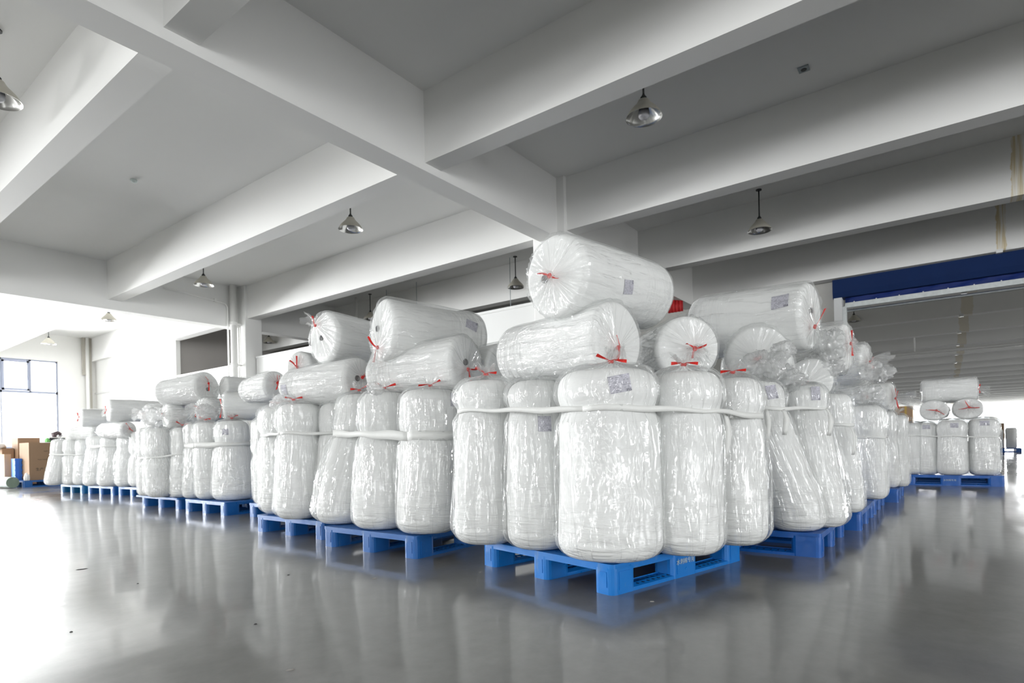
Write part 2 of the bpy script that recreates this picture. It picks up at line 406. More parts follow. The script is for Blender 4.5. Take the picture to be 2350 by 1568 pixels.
# partition below the beam row, full height at its left end
b = MB()
b.box(8.62, 8.70, 5.72, 15.15, 0, 3.22); b.box(8.62, 8.70, 15.9, 19.9, 0, 3.12)
struct(b.build('wall_partition', M['panel_white']), 'low white panel partition behind the stacked rolls')
struct(MB().box(8.60, 8.72, 5.72, 15.15, 3.22, 3.27).build('trim_1', M['panel_white']), 'white capping rail along the partition top')
struct(MB().box(8.60, 8.72, 15.9, 19.9, 3.12, 3.17).build('trim_2', M['panel_white']), 'white capping rail of the partition left of the column')
struct(MB().box(8.58, 8.72, 19.9, YL, 0, ZS).build('wall_end', M['wall_paint']), 'white full height wall section beside the window wall')
struct(MB().box(8.54, 8.58, 19.92, YL, 3.02, 3.08).build('trim_3', M['panel_white']), 'thin white ledge on the full height wall section')
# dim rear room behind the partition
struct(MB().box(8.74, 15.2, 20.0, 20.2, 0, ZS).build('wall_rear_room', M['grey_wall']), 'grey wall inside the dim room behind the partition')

# visible windows
def window(name, x0, x1, cols, y, label):
    root = struct(empty(name, (x0, y, 0)), label)
    W = x1 - x0; H0, H1 = WZ0, WZ1
    f = MB(); t = 0.055
    f.box(0, t, 0.0, 0.09, H0, H1); f.box(W - t, W, 0.0, 0.09, H0, H1); f.box(0, W, 0, 0.09, H0, H0 + t); f.box(0, W, 0, 0.09, H1 - t, H1)
    f.box(0, W, 0, 0.09, 2.96, 3.04)
    for i in range(1, cols):
        x = W * i / cols; f.box(x - 0.03, x + 0.03, 0, 0.09, 3.0, H1)
    for i in range(2, cols, 2):
        x = W * i / cols; f.box(x - 0.02, x + 0.02, 0, 0.09, H0, 3.0)
    f.build('window_frame', M['frame_blue_grey'], root)
    s = MB(); x = W * (cols - 2) / cols
    for a in range(0, cols, 2):
        xa, xb = W * a / cols + 0.03, W * (a + 1) / cols - 0.03
        s.box(xa, xa + 0.06, -0.03, 0.03, 3.05, H1 - 0.06); s.box(xb - 0.06, xb, -0.03, 0.03, 3.05, H1 - 0.06)
        s.box(xa, xb, -0.03, 0.03, 3.05, 3.12); s.box(xa, xb, -0.03, 0.03, H1 - 0.13, H1 - 0.06)
        s.box(xb - 0.02, xb + 0.02, -0.06, -0.03, 3.45, 3.62)
    s.build('sash', M['frame_blue_grey'], root)
    for i in range(cols):
        for z0, z1 in ((H0 + t, 2.96), (3.04, H1 - t)):
            MB().box(W * i / cols + 0.03, W * (i + 1) / cols - 0.03, 0.04, 0.045, z0, z1).build('pane', M['glass'], root)
    return root
window('window_1', 4.05, 7.37, 4, YL + 0.05, 'tall aluminium window glowing white at the left edge')
window('window_2', -0.55, 2.75, 4, YL + 0.05, 'tall aluminium window left of the frame')
for i, (a, b) in enumerate(FAR_WIN):
    root = struct(empty('window_%d' % (i + 3), (XF + 0.05, a, 0)), 'overexposed window at the end of the second hall')
    f = MB(); f.box(0, 0.08, 0, 0.1, 0.5, 4.6); f.box(0, 0.08, b - a - 0.1, b - a, 0.5, 4.6); f.box(0, 0.08, 0, b - a, 4.5, 4.6); f.box(0, 0.08, 0, b - a, 0.5, 0.6)
    f.build('window_frame', M['panel_white'], root)
    MB().box(0.03, 0.04, 0.1, b - a - 0.1, 0.6, 4.5).build('pane', M['glass'], root)

# blue roller door
rd = struct(empty('door_1', (14.9, 0, 0)), 'wide blue roller door rolled up under its blue housing')
h = MB()
hv = [(0.02, 4.27), (0.02, 3.98), (0.06, 3.86), (0.30, 3.84), (0.32, 4.27)]
for yy in (2.02, -4.7): h.v += [(x, yy, z) for x, z in hv]
n = len(hv); h.f += [tuple(range(n)), tuple(reversed(range(n, 2 * n)))] + [((i + 1) % n, i, n + i, n + (i + 1) % n) for i in range(n)]
h.build('housing', M['door_blue'], rd)
cv = MB(); nn = 90; vv = []
for k in range(nn + 1):
    y = 1.79 - k * 6.3 / nn
    for j, z in enumerate((3.90, 3.84, 3.79, 3.73)):
        off = 0.012 * math.sin(k * 1.7 + j) + 0.01 * math.sin(k * 0.6 + 2 * j)
        vv.append((0.16 + off, y, z))
for k in range(nn): 
    for j in range(3): cv.f.append((k * 4 + j, k * 4 + j + 1, k * 4 + 5 + j, k * 4 + 4 + j))
cv.v = vv
cv.build('curtain', M['curtain_blue'], rd, True)
bt = MB(); bt.box(0.12, 0.20, -4.5, 1.79, 3.63, 3.735); bt.build('bottom_bar', M['aluminium'], rd)
for k in range(10):
    MB().box(0.10, 0.13, 1.6 - k * 0.42, 1.62 - k * 0.42, 3.725, 3.75).build('rivet', M['panel_white'], rd)
MB().box(0.05, 0.33, 1.84, 2.0, 0, 3.86).build('door_post', M['door_post'], rd)
MB().box(0.05, 0.33, -4.7, -4.5, 0, 3.86).build('door_post', M['door_post'], rd)
MB().box(0.10, 0.22, 1.76, 1.84, 0, 3.66).build('guide_rail', M['aluminium'], rd)
MB().tube([(0.5, 2.2, 3.62), (0.5, -4.7, 3.62)], 0.03).build('conduit', M['aluminium'], rd)

# sprinkler pipe in the second hall
pp = empty('sprinkler_pipe', (26.0, 0, 3.72)); tag(pp, 'long pale pipe hung across the second hall behind the roller door', 'pipe')
MB().tube([(0, -20, 0), (0, 12, 0)], 0.06, 10).build('pipe_run', M['pipe_white'], pp, True)
for y in (0.9, -2.2, -6): MB().tube([(0, y, 0), (0, y, ZS - 3.72)], 0.02, 6).build('hanger', M['pipe_white'], pp, True)

# pipes at column and window wall
q = empty('drain_pipe', (8.15, 15.43, 0)); tag(q, 'thick white drain pipe standing against the left column', 'pipe')
MB().tube([(0, 0, 0), (0, 0, ZS)], 0.085, 16).build('pipe_run', M['pipe_white'], q, True)
for z in (1.2, 2.98, 4.1): MB().lathe([(0.087, 0), (0.097, 0.01), (0.097, 0.09), (0.087, 0.1)], 16, (0, 0, z), False).box(0.08, 0.20, -0.02, 0.02, z + 0.03, z + 0.07).build('collar', M['pipe_white'], q)
q = empty('conduit', (8.06, 15.56, 0)); tag(q, 'thin white conduit running along the girder and down beside the left column', 'conduit')
MB().tube([(0, 0, 0.0), (0, 0, 4.60), (-0.06, 0, 4.69), (-0.32, 0, 4.72), (-1.6, 0, 4.81)], 0.022, 8).build('pipe_run', M['pipe_white'], q, True)
MB().box(-0.36, -0.30, -0.03, 0.03, 4.68, 4.77).build('junction_box', M['pipe_white'], q)
q = empty('conduit', (8.32, 15.50, 0)); tag(q, 'thin white conduit rising between the drain pipe and the left column', 'conduit')
MB().tube([(0, 0, 0), (0, 0, 4.1)], 0.022, 8).build('pipe_run', M['pipe_white'], q, True)
q = empty('duct', (8.18, 26.85, 0)); tag(q, 'beige cable duct coming down the window wall in the far left corner', 'duct')
MB().box(-0.06, 0.06, -0.12, 0, 3.75, 5.2).build('duct_run', M['duct_beige'], q)
q = empty('duct', (8.375, 26.85, 0)); tag(q, 'second beige duct beside the white pipe, bent towards the corner', 'duct')
MB().box(-0.04, 0.04, -0.12, 0, 0, 5.2).box(-0.04, 0.05, -0.10, -0.02, 3.75, 3.82).build('duct_run', M['duct_beige'], q)
q = empty('drain_pipe', (8.27, 26.72, 0)); tag(q, 'white vertical pipe in the far left corner between two beige ducts', 'pipe')
MB().tube([(0, 0, 0), (0, 0, ZS)], 0.06, 12).build('pipe_run', M['pipe_white'], q, True)

# thin hanging things in the rear room
for x, y, z0, z1, r, nm, lb, ct in [
    (11.2, 8.33, 3.2, 5.2, 0.008, 'hanging_wire', 'thin wire hanging from the slab beside the lamp above the partition', 'wire'),
    (11.2, 11.52, 3.2, 5.2, 0.008, 'hanging_wire', 'thin wire hanging above the right half of the big roll on the second pallet', 'wire'),
    (11.2, 12.74, 3.3, 5.2, 0.008, 'hanging_wire', 'thin wire hanging above the left end of the big roll on the second pallet', 'wire'),
    (11.2, 14.09, 3.3, 5.2, 0.035, 'hanging_rod', 'white rod hanging from the slab left of the dark lamp rod', 'rod')]:
    o = MB().tube([(0, 0, z0), (0, 0, z1)], r, 6).build(nm, M['wire'] if ct == 'wire' else M['pipe_white'], None, True, (x, y, 0)); tag(o, lb, ct)

# red cloth seen beyond the girder
q = MB(); K = 14
for k in range(K + 1):
    y = 5.44 - 0.36 * k / K
    for z in (3.86, 4.195 - 0.08 * k / K): q.v.append((13.8 + 0.02 * math.sin(k * 1.9), y, z)); q.v.append((13.83 + 0.02 * math.sin(k * 1.9), y, z))
for k in range(K):
    a, b2 = 4 * k, 4 * k + 4
    q.f += [(a, a + 2, b2 + 2, b2), (a + 1, b2 + 1, b2 + 3, a + 3), (a + 2, a + 3, b2 + 3, b2 + 2), (a, b2, b2 + 1, a + 1)]
o = q.build('red_banner', M['red_cloth'], None, True); tag(o, 'small folded red banner hanging under the girder behind the topmost roll', 'banner')

# ---------------------------------------------------------------- pendant lamps
def make_lamp():
    root = empty('pendant_lamp')
    MB().lathe([(0.012, 0.25), (0.012, 0.74)], 8).build('rod', M['dark_rod'], root, True)
    MB().lathe([(0.05, 0.725), (0.05, 0.74)], 12).build('canopy', M['dark_rod'], root)
    MB().lathe([(0.036, 0.20), (0.036, 0.235), (0.022, 0.25), (0.014, 0.27)], 16).build('cap', M['dark_rod'], root, True)
    op = [(0.207, 0.0), (0.190, 0.035), (0.165, 0.072), (0.125, 0.115), (0.088, 0.152), (0.070, 0.180), (0.060, 0.200), (0.036, 0.208)]
    MB().lathe(op, 40, close=False).build('shade', M['shade_cream'], root, True)
    MB().lathe([(0.207, 0.0), (0.203, 0.001)] + [(max(r - 0.005, 0.01), z + 0.0) for r, z in op[1:]], 40, close=False).build('reflector', M['reflector'], root, True)
    MB().lathe([(0.055, 0.07), (0.055, 0.17)], 16).build('socket', M['dark_rod'], root)
    MB().lathe([(0.01, -0.012), (0.045, -0.005), (0.062, 0.015), (0.066, 0.05), (0.060, 0.085), (0.05, 0.09)], 20).build('bulb', M['bulb_glass'], root, True)
    return root
lamps = [
 ((6.32, 2.73), 'cream bell pendant lamp nearest the viewer, hanging behind the near cross beam at right'),
 ((11.07, 2.63), 'cream bell pendant lamp on a long dark rod above the big roll at right'),
 ((6.36, 8.10), 'cream bell pendant lamp hanging left of the main girder crossing, above the second pallet'),
 ((6.39, 13.37), 'cream bell pendant lamp just left of the white column with the drain pipe'),
 ((6.39, 18.92), 'white lit pendant lamp in the bright left bay, nearer of the two there'),
 ((6.45, 24.41), 'white pendant lamp deepest in the bright left bay near the window wall'),
 ((11.22, 8.18), 'cream pendant lamp on a dark rod in the rear room, left of the topmost roll'),
 ((11.31, 19.04), 'pale pendant lamp in the dim rear room just right of the white column'),
 ((1.70, 7.90), 'pendant lamp cut by the left edge of the picture'),
 ((11.20, 13.45), 'pendant lamp mostly hidden behind the big roll, only its dark rod showing'),
 ((21.86, 2.36), 'dark pendant lamp in the second hall beside the roller door post'),
 ((28.0, 3.2), 'small dark pendant lamp far in the second hall above the leaning stacks'),
]
lamp0 = None
def copy_tree(o, parent=None):
    c = o.copy(); C.objects.link(c); c.parent = parent
    for ch in o.children: copy_tree(ch, c)
    return c
for (x, y), lb in lamps:
    if lamp0 is None: lamp0 = o = make_lamp()
    else: o = copy_tree(lamp0)
    o.location = (x, y, 4.46); tag(o, lb, 'lamp', 'pendant lamps under the ceiling')

o = MB().lathe([(0.001, -0.05), (0.035, -0.045), (0.05, -0.03), (0.05, 0.0)], 20).build('smoke_detector', M['smoke_white'], None, True, (3.98, 10.60, ZS)); tag(o, 'small round white smoke detector on the left ceiling bay', 'smoke detector')
o = empty('ceiling_plate', (7.80, 1.31, ZS)); tag(o, 'small square grey plate on the ceiling right of the nearest lamp', 'ceiling plate')
MB().box(-0.06, 0.06, -0.06, 0.06, -0.015, 0).build('plate', M['wire'], o); MB().lathe([(0.03, -0.022), (0.035, -0.015)], 12).build('disc', M['dark_rod'], o)

# ---------------------------------------------------------------- pallets
def make_pallet(mname, lx=1.2, ly=1.0, oh=0.0, text=False):
    """runners lie along local x; origin at a floor corner"""
    m = M[mname]; root = empty('plastic_pallet')
    d = MB()
    d.box(-oh, lx + oh, -oh, ly + oh, 0.128, 0.150, 0.02)
    for k in range(9):                                              # underside ribs
        y = 0.06 + (ly - 0.12) * k / 8; d.box(0.02, lx - 0.02, y - 0.004, y + 0.004, 0.112, 0.128)
    d.box(.02, lx - .02, 0.003, 0.015, 0.112, 0.1285); d.box(.02, lx - .02, ly - 0.015, ly - .003, 0.112, 0.1285); d.box(.003, 0.015, .02, ly - .02, 0.112, 0.1285); d.box(lx - 0.015, lx - .003, .02, ly - .02, 0.112, 0.1285)
    d.build('deck', m, root)
    bw = 0.125
    for j in range(3):
        y0 = (ly - bw) * j / 2
        r_ = MB()
        for q in (0, 1):                                            # solid outer rail with a sloping top; its slots are shade-dark strips
            ya, yb = (y0 + 0.002, y0 + 0.034) if q == 0 else (y0 + bw - 0.002, y0 + bw - 0.034)
            for xa, xb in ((0.15, lx * 0.5 - 0.1), (lx * 0.5 + 0.1, lx - 0.15)):
                r_.add([(xa, ya, 0), (xb, ya, 0), (xb, yb, 0), (xa, yb, 0), (xa, ya, 0.018), (xb, ya, 0.018), (xb, yb, 0.030), (xa, yb, 0.030)],
                       [(3, 2, 1, 0), (4, 5, 6, 7), (0, 1, 5, 4), (1, 2, 6, 5), (2, 3, 7, 6), (3, 0, 4, 7)])
        r_.box(0.01, lx - 0.01, y0 + bw * 0.36, y0 + bw * 0.36 + 0.012, 0.004, 0.024); r_.box(0.01, lx - 0.01, y0 + bw * 0.62, y0 + bw * 0.62 + 0.012, 0.004, 0.024)
        k = 0.19
        while k < lx - 0.2:
            r_.box(k, k + 0.018, y0 + 0.03, y0 + bw - 0.03, 0.004, 0.025); k += 0.045
        r_.build('runner', m, root)
        if j != 1:
            sl = MB(); k = 0.205
            while k < lx - 0.2:
                if not (lx * 0.5 - 0.13 < k < lx * 0.5 + 0.125):
                    ys = y0 + 0.008 if j == 0 else y0 + bw - 0.026
                    sl.box(k, k + 0.007, ys, ys + 0.018, 0.0255 if True else 0, 0.0275)
                k += 0.043
            sl.build('slot_shade', M['slot_shade_dark'], root)['kind'] = 'stuff'  # dark strips laid on the rail as the shade of its slots
        for i, (a, b) in enumerate(((0, 0.175), (lx * 0.5 - 0.12, lx * 0.5 + 0.12), (lx - 0.175, lx))):
            bl = MB(); bl.box(a, b, y0, y0 + bw, 0.0, 0.129, 0.03)
            if j == 0: bl.box(a + 0.045, b - 0.045, y0 - 0.0025, y0 + 0.001, 0.022, 0.112)
            if i == 0: bl.box(a - 0.0025, a + 0.001, y0 + 0.04, y0 + bw - 0.04, 0.035, 0.110)
            bl.build('block', m, root)
    return root
PAL = [  # origin x, y, rotation deg, length, width, colour, overhang, label
 ('P0', 2.525, 1.30, -13.4, 1.20, 1.045, 'pal_azure', 0.0, 'bright azure plastic pallet nearest the viewer with white lettering on its middle block'),
 ('P1', 2.67, 2.80, 0, 1.20, 1.00, 'pal_cobalt', 0.0, 'cobalt blue plastic pallet second from the front, left of the nearest one'),
 ('P2', 2.83, 4.03, 0, 1.20, 1.00, 'pal_cobalt', 0.0, 'cobalt pallet third from the front whose two left blocks show'),
 ('P2b', 3.40, 5.35, 0, 1.20, 0.85, 'pal_cobalt', 0.0, 'pallet mostly hidden behind the third stack, one corner block showing'),
 ('P3', 3.30, 6.52, 0, 1.20, 0.98, 'pal_cobalt', 0.0, 'cobalt pallet with three blocks under the fourth stack of the left row'),
 ('P4', 3.36, 7.78, 2, 1.00, 1.05, 'pal_cobalt', 0.05, 'light blue pallet with overhanging deck under the crumpled fifth stack'),
 ('P5b', 3.98, 10.42, 3, 1.00, 0.98, 'pal_cobalt', 0.0, 'cobalt pallet half hidden behind the overhanging deck of the fifth stack'),
 ('P5a', 3.88, 11.45, 4, 1.00, 1.00, 'pal_cobalt', 0.0, 'cobalt pallet under the second stack from the far left end of the row'),
 ('P6', 3.76, 12.53, 3, 1.00, 1.00, 'pal_teal', 0.0, 'teal blue pallet under the leftmost stack of rolls'),
 ('PB', 3.80, 16.32, 0, 1.20, 1.00, 'pal_cobalt', 0.0, 'blue pallet under the large cardboard box at far left'),
 ('R2', 6.28, 0.55, 90, 1.20, 1.00, 'pal_deep', 0.0, 'deep blue pallet of which one corner block shows, second in the right row'),
 ('R1', 4.99, 0.63, 90, 1.20, 1.00, 'pal_deep', 0.0, 'deep blue pallet just right of the nearest one with a perforated runner'),
 ('R3', 7.42, 0.55, 90, 1.20, 1.00, 'pal_deep', 0.0, 'deep blue pallet third in the right row with three narrow blocks showing'),
 ('R4', 8.66, 0.44, 90, 1.20, 1.00, 'pal_deep', 0.0, 'deep blue pallet last in the right row, battered corner'),
 ('RF', 11.44, -0.62, 90, 1.18, 1.00, 'pal_deep', 0.0, 'blue pallet of the lone stack standing apart at far right'),
 ('RG', 12.60, -0.55, 90, 1.18, 1.00, 'pal_deep', 0.0, 'blue pallet just behind the pallet of the lone far right stack'),
]
pal_t = {}
for k, x, y, rz, lx, ly, mn, oh, lb in PAL:
    o = make_pallet(mn, lx, ly, oh); o.location = (x, y, 0); o.rotation_euler = (0, 0, R(rz)); pal_t[k] = o
    tag(o, lb, 'pallet', 'blue plastic pallets')
def lettering(txt, parent, loc, rot, size, m, ext=0.0006):
    cu = bpy.data.curves.new('lettering', 'FONT'); cu.body = txt; cu.size = size; cu.extrude = ext; cu.align_x = 'CENTER'; cu.align_y = 'CENTER'
    cu.materials.append(m)
    t = bpy.data.objects.new('text_source', cu); C.objects.link(t)
    bpy.context.view_layer.update()
    me = bpy.data.meshes.new_from_object(t.evaluated_get(bpy.context.evaluated_depsgraph_get())); me.name = 'lettering'
    bpy.data.objects.remove(t); bpy.data.curves.remove(cu)
    o = bpy.data.objects.new('lettering', me); C.objects.link(o); o.parent = parent; o.location = loc; o.rotation_euler = rot
    return o
lettering('水刺棉专用', pal_t['P0'], (0.60, -0.0045, 0.085), (R(90), 0, 0), 0.034, M['letter_white'])
lettering('水刺棉专用', pal_t['RF'], (0.60, 1.0045, 0.078), (R(90), 0, R(180)), 0.03, M['letter_white'])

# ---------------------------------------------------------------- vector noise for cloth and film
def _h(ix, iy, iz, s):
    n = (ix * 374761393 + iy * 668265263 + iz * 1442695041 + s * 974634777) & 0x7fffffff
    n = ((n ^ (n >> 13)) * 1274126177) & 0x7fffffff
    n = (n ^ (n >> 16)) & 0xffff
    return n / 65535.0
def vn(x, y, z, s):
    x, y, z = np.broadcast_arrays(x, y, z)
    i, j, k = np.floor(x).astype(np.int64), np.floor(y).astype(np.int64), np.floor(z).astype(np.int64)
    f, g, h = x - i, y - j, z - k
    f = f * f * (3 - 2 * f); g = g * g * (3 - 2 * g); h = h * h * (3 - 2 * h)
    r = 0
    for a in (0, 1):
        for b in (0, 1):
            for c in (0, 1):
                r = r + _h(i + a, j + b, k + c, s) * np.where(a, f, 1 - f) * np.where(b, g, 1 - g) * np.where(c, h, 1 - h)
    return r
def ridge(v): return np.clip(1 - np.abs(v * 2 - 1) * 2.2, 0, 1)

def grid_obj(name, P, m, parent, pole0=True, pole1=True):
    ns, nt_, _ = P.shape
    me = bpy.data.meshes.new(name)
    nv = ns * nt_; nf = (ns - 1) * nt_
    j, i = np.meshgrid(np.arange(ns - 1), np.arange(nt_), indexing='ij')
    i2 = (i + 1) % nt_
    q = np.stack([j * nt_ + i, j * nt_ + i2, (j + 1) * nt_ + i2, (j + 1) * nt_ + i], -1).reshape(-1, 4)
    me.vertices.add(nv); me.vertices.foreach_set('co', P.reshape(-1).astype(np.float32))
    me.loops.add(nf * 4); me.loops.foreach_set('vertex_index', q.reshape(-1).astype(np.int32))
    me.polygons.add(nf); me.polygons.foreach_set('loop_start', (np.arange(nf) * 4).astype(np.int32))
    me.polygons.foreach_set('use_smooth', np.ones(nf, bool))
    uvl = me.uv_layers.new(name='UVMap')
    ii = np.stack([i, i + 1, i + 1, i], -1).reshape(-1) / nt_
    jj = np.stack([j, j, j + 1, j + 1], -1).reshape(-1) / (ns - 1)
    uvl.data.foreach_set('uv', np.stack([ii, jj], -1).reshape(-1).astype(np.float32))
    me.update(calc_edges=True); me.validate()
    me.materials.append(m)
    o = bpy.data.objects.new(name, me); C.objects.link(o); o.parent = parent
    return o

def sstep(x, a, b):
    t = np.clip((x - a) / (b - a), 0, 1); return t * t * (3 - 2 * t)

class Roll:
    """white nonwoven roll in a clear bag: standing on its flat end, or lying with its tied end given first"""
    def __init__(s, name, label, group, p0, p1, R0, R1, zw=None, tie=(0.0, 0.0), tuft=0.7, res=1, seed=1, baggy=0.017,
                 lying=False, wd=0.055, core=None, tieang=(200, 320), tlen=0.06, labels=(), bulge=0.0, milky=False, flat=1.0, notie=False):
        s.seed = seed; s.R0, s.R1, s.zw, s.wd = R0, R1, zw, wd
        p0, p1 = Vector(p0), Vector(p1)
        root = empty(name); s.root = root
        if lying:                       # local z runs from the plain end (p1) to the tied end (p0)
            ax = (p0 - p1); s.H = ax.length; ax.normalize()
            xl = Vector((0, 0, 1)).cross(ax).normalized(); yl = ax.cross(xl)
            root.matrix_world = Matrix(((xl.x, yl.x, ax.x, p1.x), (xl.y, yl.y, ax.y, p1.y), (xl.z, yl.z, ax.z, p1.z), (0, 0, 0, 1)))
            s.lean = (0.0, 0.0); s.th0 = -PI / 2
        else:
            s.H = p1.z - p0.z; root.location = p0
            s.lean = (p1.x - p0.x, p1.y - p0.y); s.th0 = math.atan2(p0.y, p0.x)
        tag(root, label, 'roll', group)
        s.lying, s.tie, s.bulge, s.baggy, s.flat = lying, tie, bulge, baggy, flat
        nt_ = {2: 176, 1: 96, 0: 56}[res]; nz = {2: 70, 1: 40, 0: 24}[res]
        th = s.th0 + 2 * PI * np.arange(nt_) / nt_
        # body
        prof = s.profile(nz, False, tuft)
        P = s.surf(th[None, :], *[a[:, None] for a in prof], False)
        grid_obj('roll_body', P, M['body'], root)
        prof = s.profile(int(nz * 1.4), True, tuft)
        P = s.surf(th[None, :], *[a[:, None] for a in prof], True)
        grid_obj('plastic_film', P, M['film_milky'] if milky else M['film'], root)
        s.neck = P[s.ineck].mean(0)
        if not notie: s.make_tie(tieang, tlen)
        if core is not None:
            cx, cy = core
            cdir = MB().lathe([(0.024, -0.05), (0.024, 0.002), (0.021, 0.004), (0.018, -0.004), (0.001, -0.006)], 20, (cx * R1, cy * R1, s.H + 0.006))
            cdir.build('core_tube', M['core_hole_shade'], root, True)  # closed plug, hollow's shade put into its colour
        for lb in labels: s.make_label(*lb)
    def rad(s, z):
        t = np.clip(z / s.H, 0, 1)
        r = s.R0 + (s.R1 - s.R0) * sstep(t, 0.10, 0.95)
        r = r + s.bulge * np.exp(-((t - 0.3) / 0.22) ** 2)
        if s.zw is not None:
            r = r * (1 - s.wd * np.exp(-((z - s.zw) / 0.045) ** 2))
            r = r * (1 + 0.02 * np.exp(-((z - (s.zw + 0.09)) / 0.06) ** 2))
        return r
    def profile(s, n, film, tuft):
        """returns z, scale of radius (k), gather (0..1), tuft parameter"""
        off = 0.007 if film else 0.0
        rc = min(0.055 if s.lying else 0.085, s.R0 * 0.5); rt = min(0.036 if s.lying else 0.085, s.R1 * 0.5)
        z, k, g, u = [], [], [], []
        def put(zz, kk, gg=0.0, uu=0.0): z.append(zz); k.append(kk); g.append(gg); u.append(uu)
        kc = 1 - rc / s.R0; kt = 1 - rt / s.R1
        for t in np.linspace(0.02, 1, 5): put(-0.0, kc * t)
        for a in np.linspace(0, 90, 7)[1:]: put(rc * (1 - math.cos(R(a))), kc + (1 - kc) * math.sin(R(a)))
        for t in np.linspace(0, 1, n)[1:-1]: put(rc + (s.H - rc - rt) * t, 1.0)
        for a in np.linspace(0, 90, 7): put(s.H - rt + rt * math.sin(R(a)), kt + (1 - kt) * math.cos(R(a)), a / 90 * 0.35)
        if film:
            m_ = max(8, n // 4)
            for t in np.linspace(0, 1, m_)[1:]:
                put(s.H + 0.028 * t ** 3, kt * (1 - t) + (0.014 / s.R1) * t, 0.35 + 0.65 * t)
            s.ineck = len(z) - 1
            for t in np.linspace(0, 1, 7)[1:]:
                put(s.H + 0.030 + 0.060 * t * tuft, (0.014 + 0.030 * math.sqrt(t) * tuft ** 0.7) / s.R1, 1.0, t)
        else:
            for t in np.linspace(0, 1, 7)[1:]: put(s.H, kt * (1 - t) + 0.01)
        s.nprof = len(z)
        return [np.array(a, float) for a in (z, k, g, u)]
    def surf(s, th, z, k, g, u, film):
        c, sn = np.cos(th), np.sin(th)
        sd = s.seed
        r0 = s.rad(z)
        low = vn(c * 1.2 + 7, sn * 1.2 + 3, z * 2.2 + sd, sd) - 0.5
        r = r0 * k * (1 + 0.07 * low)
        sag = 0.0
        zz = z + 0 * th
        if film:
            side = (k > 0.97) * 1.0
            f1 = ridge(vn(c * 5.5 + 0.6 * z, sn * 5.5, z * 1.1 + 3, sd + 1))
            f2 = ridge(vn(c * 11 + 2.0 * z, sn * 11, z * 2.0 + 9, sd + 2))
            f3 = vn(c * 1.6, sn * 1.6, z * 2.4, sd + 3)
            bag = s.baggy * (0.35 + 1.6 * np.clip(f3 - 0.35, 0, 1))
            amp = np.ones_like(z)
            if s.zw is not None: amp = 1 - 0.8 * np.exp(-((z - s.zw) / 0.04) ** 2)
            amp = amp * sstep(z, 0.0, 0.10)
            r = r + 0.006 + (bag * f1 + 0.18 * s.baggy * f2) * amp * (1 - g)
            # pleats running into the tied neck
            pl = ridge(vn(c * 9, sn * 9, 0.2 + 0 * z, sd + 4)) * 0.7 + ridge(vn(c * 17, sn * 17, 0.4 + 0 * z, sd + 5)) * 0.4
            w_ = np.sin(np.clip(g, 0, 1) * PI) * 0.020 + 0.002
            zz = zz + pl * w_ * (g > 0.02) * (u <= 0)
            zz = zz + 0.004 * (g > 0)
            r = r * (1 + (u > 0) * (1.3 * (vn(c * 2.6, sn * 2.6, 2 * u, sd) - 0.45) + 0.25 * np.sin(9 * th)) * u)
            zz = zz + (u > 0) * 0.09 * u * (vn(c * 3, sn * 3, 1.3 + 0 * z, sd + 8) - 0.5)
        else:
            r = r * (1 + 0.012 * (vn(c * 3, sn * 3, z * 14, sd + 6) - 0.5) * sstep(z, 0.02, 0.1))
        t = np.clip(z / s.H, 0, 1)
        # gather centre moves towards the tie
        kk = np.clip(k, 0, 1)
        mv = (1 - kk) * (g > 0) if film else 0 * kk
        ex = 1 + 1.2 * u
        cx = s.lean[0] * sstep(t, 0, 1) + mv * s.tie[0] * s.R1 * ex
        cy = s.lean[1] * sstep(t, 0, 1) + mv * s.tie[1] * s.R1 * ex
        if s.lying: cy = cy - 0.05 * u * u
        X = cx + r * c; Y = cy + r * sn * s.flat; Z = zz + 0 * X
        return np.stack([X, Y, Z], -1)
    def make_tie(s, angs, tl):
        n = Vector(s.neck); b = MB(); pts = []
        for i in range(13):
            a = 2 * PI * i / 12; pts.append(n + Vector((0.0095 * math.cos(a), 0.0095 * math.sin(a), 0.002 * math.sin(3 * a))))
        b.tube(pts, 0.0075, 6)
        rnd = random.Random(s.seed)
        for a in angs:
            d = Vector((math.cos(R(a)), math.sin(R(a)), 0)); l_ = tl * rnd.uniform(0.8, 1.25)
            side = Vector((-d.y, d.x, 0)); cv = rnd.uniform(-0.35, 0.35); zs = rnd.uniform(-0.25, 0.55)
            pp = [n + d * (0.012 + l_ * t) + side * (cv * l_ * t * t) + Vector((0, 0, 0.010 + l_ * zs * t * (1 if not s.lying else 0.5))) for t in (0, 0.25, 0.5, 0.75, 1.0)]
            tw = rnd.uniform(0.3, 1.2)
            b.ribbon(pp, lambda k, d=d, side=side, tw=tw: side * math.cos(tw * k * 0.4) + Vector((0, 0, 1)) * math.sin(tw * k * 0.4 + 0.3), lambda k: 0.010 + 0.008 * k / 4, 0.0018)
        b.build('tie', M['tie_red'], s.root)
    def make_label(s, ang, z, w_, h_, rot=0.0, lift=0.0045):
        """paper label following the roll surface: ang in degrees (0 = facing the camera for standing rolls)"""
        a0 = (s.th0 + PI + R(ang)) if not s.lying else R(ang)
        nx, ny = 9, 7
        rr = float(s.rad(np.array([z]))[0])
        P = np.zeros((ny, nx, 3))
        for j in range(ny):
            for i in range(nx):
                x = (i / (nx - 1) - 0.5) * w_; y = (j / (ny - 1) - 0.5) * h_
                xr = x * math.cos(R(rot)) - y * math.sin(R(rot)); yr = x * math.sin(R(rot)) + y * math.cos(R(rot))
                thv = np.array([a0 + xr / rr]); zv = np.array([z + yr])
                p_ = s.surf(thv, zv, np.ones(1), np.zeros(1), np.zeros(1), False)[0]
                c_ = np.array([math.cos(thv[0]), math.sin(thv[0]), 0]); P[j, i] = p_ + c_ * lift
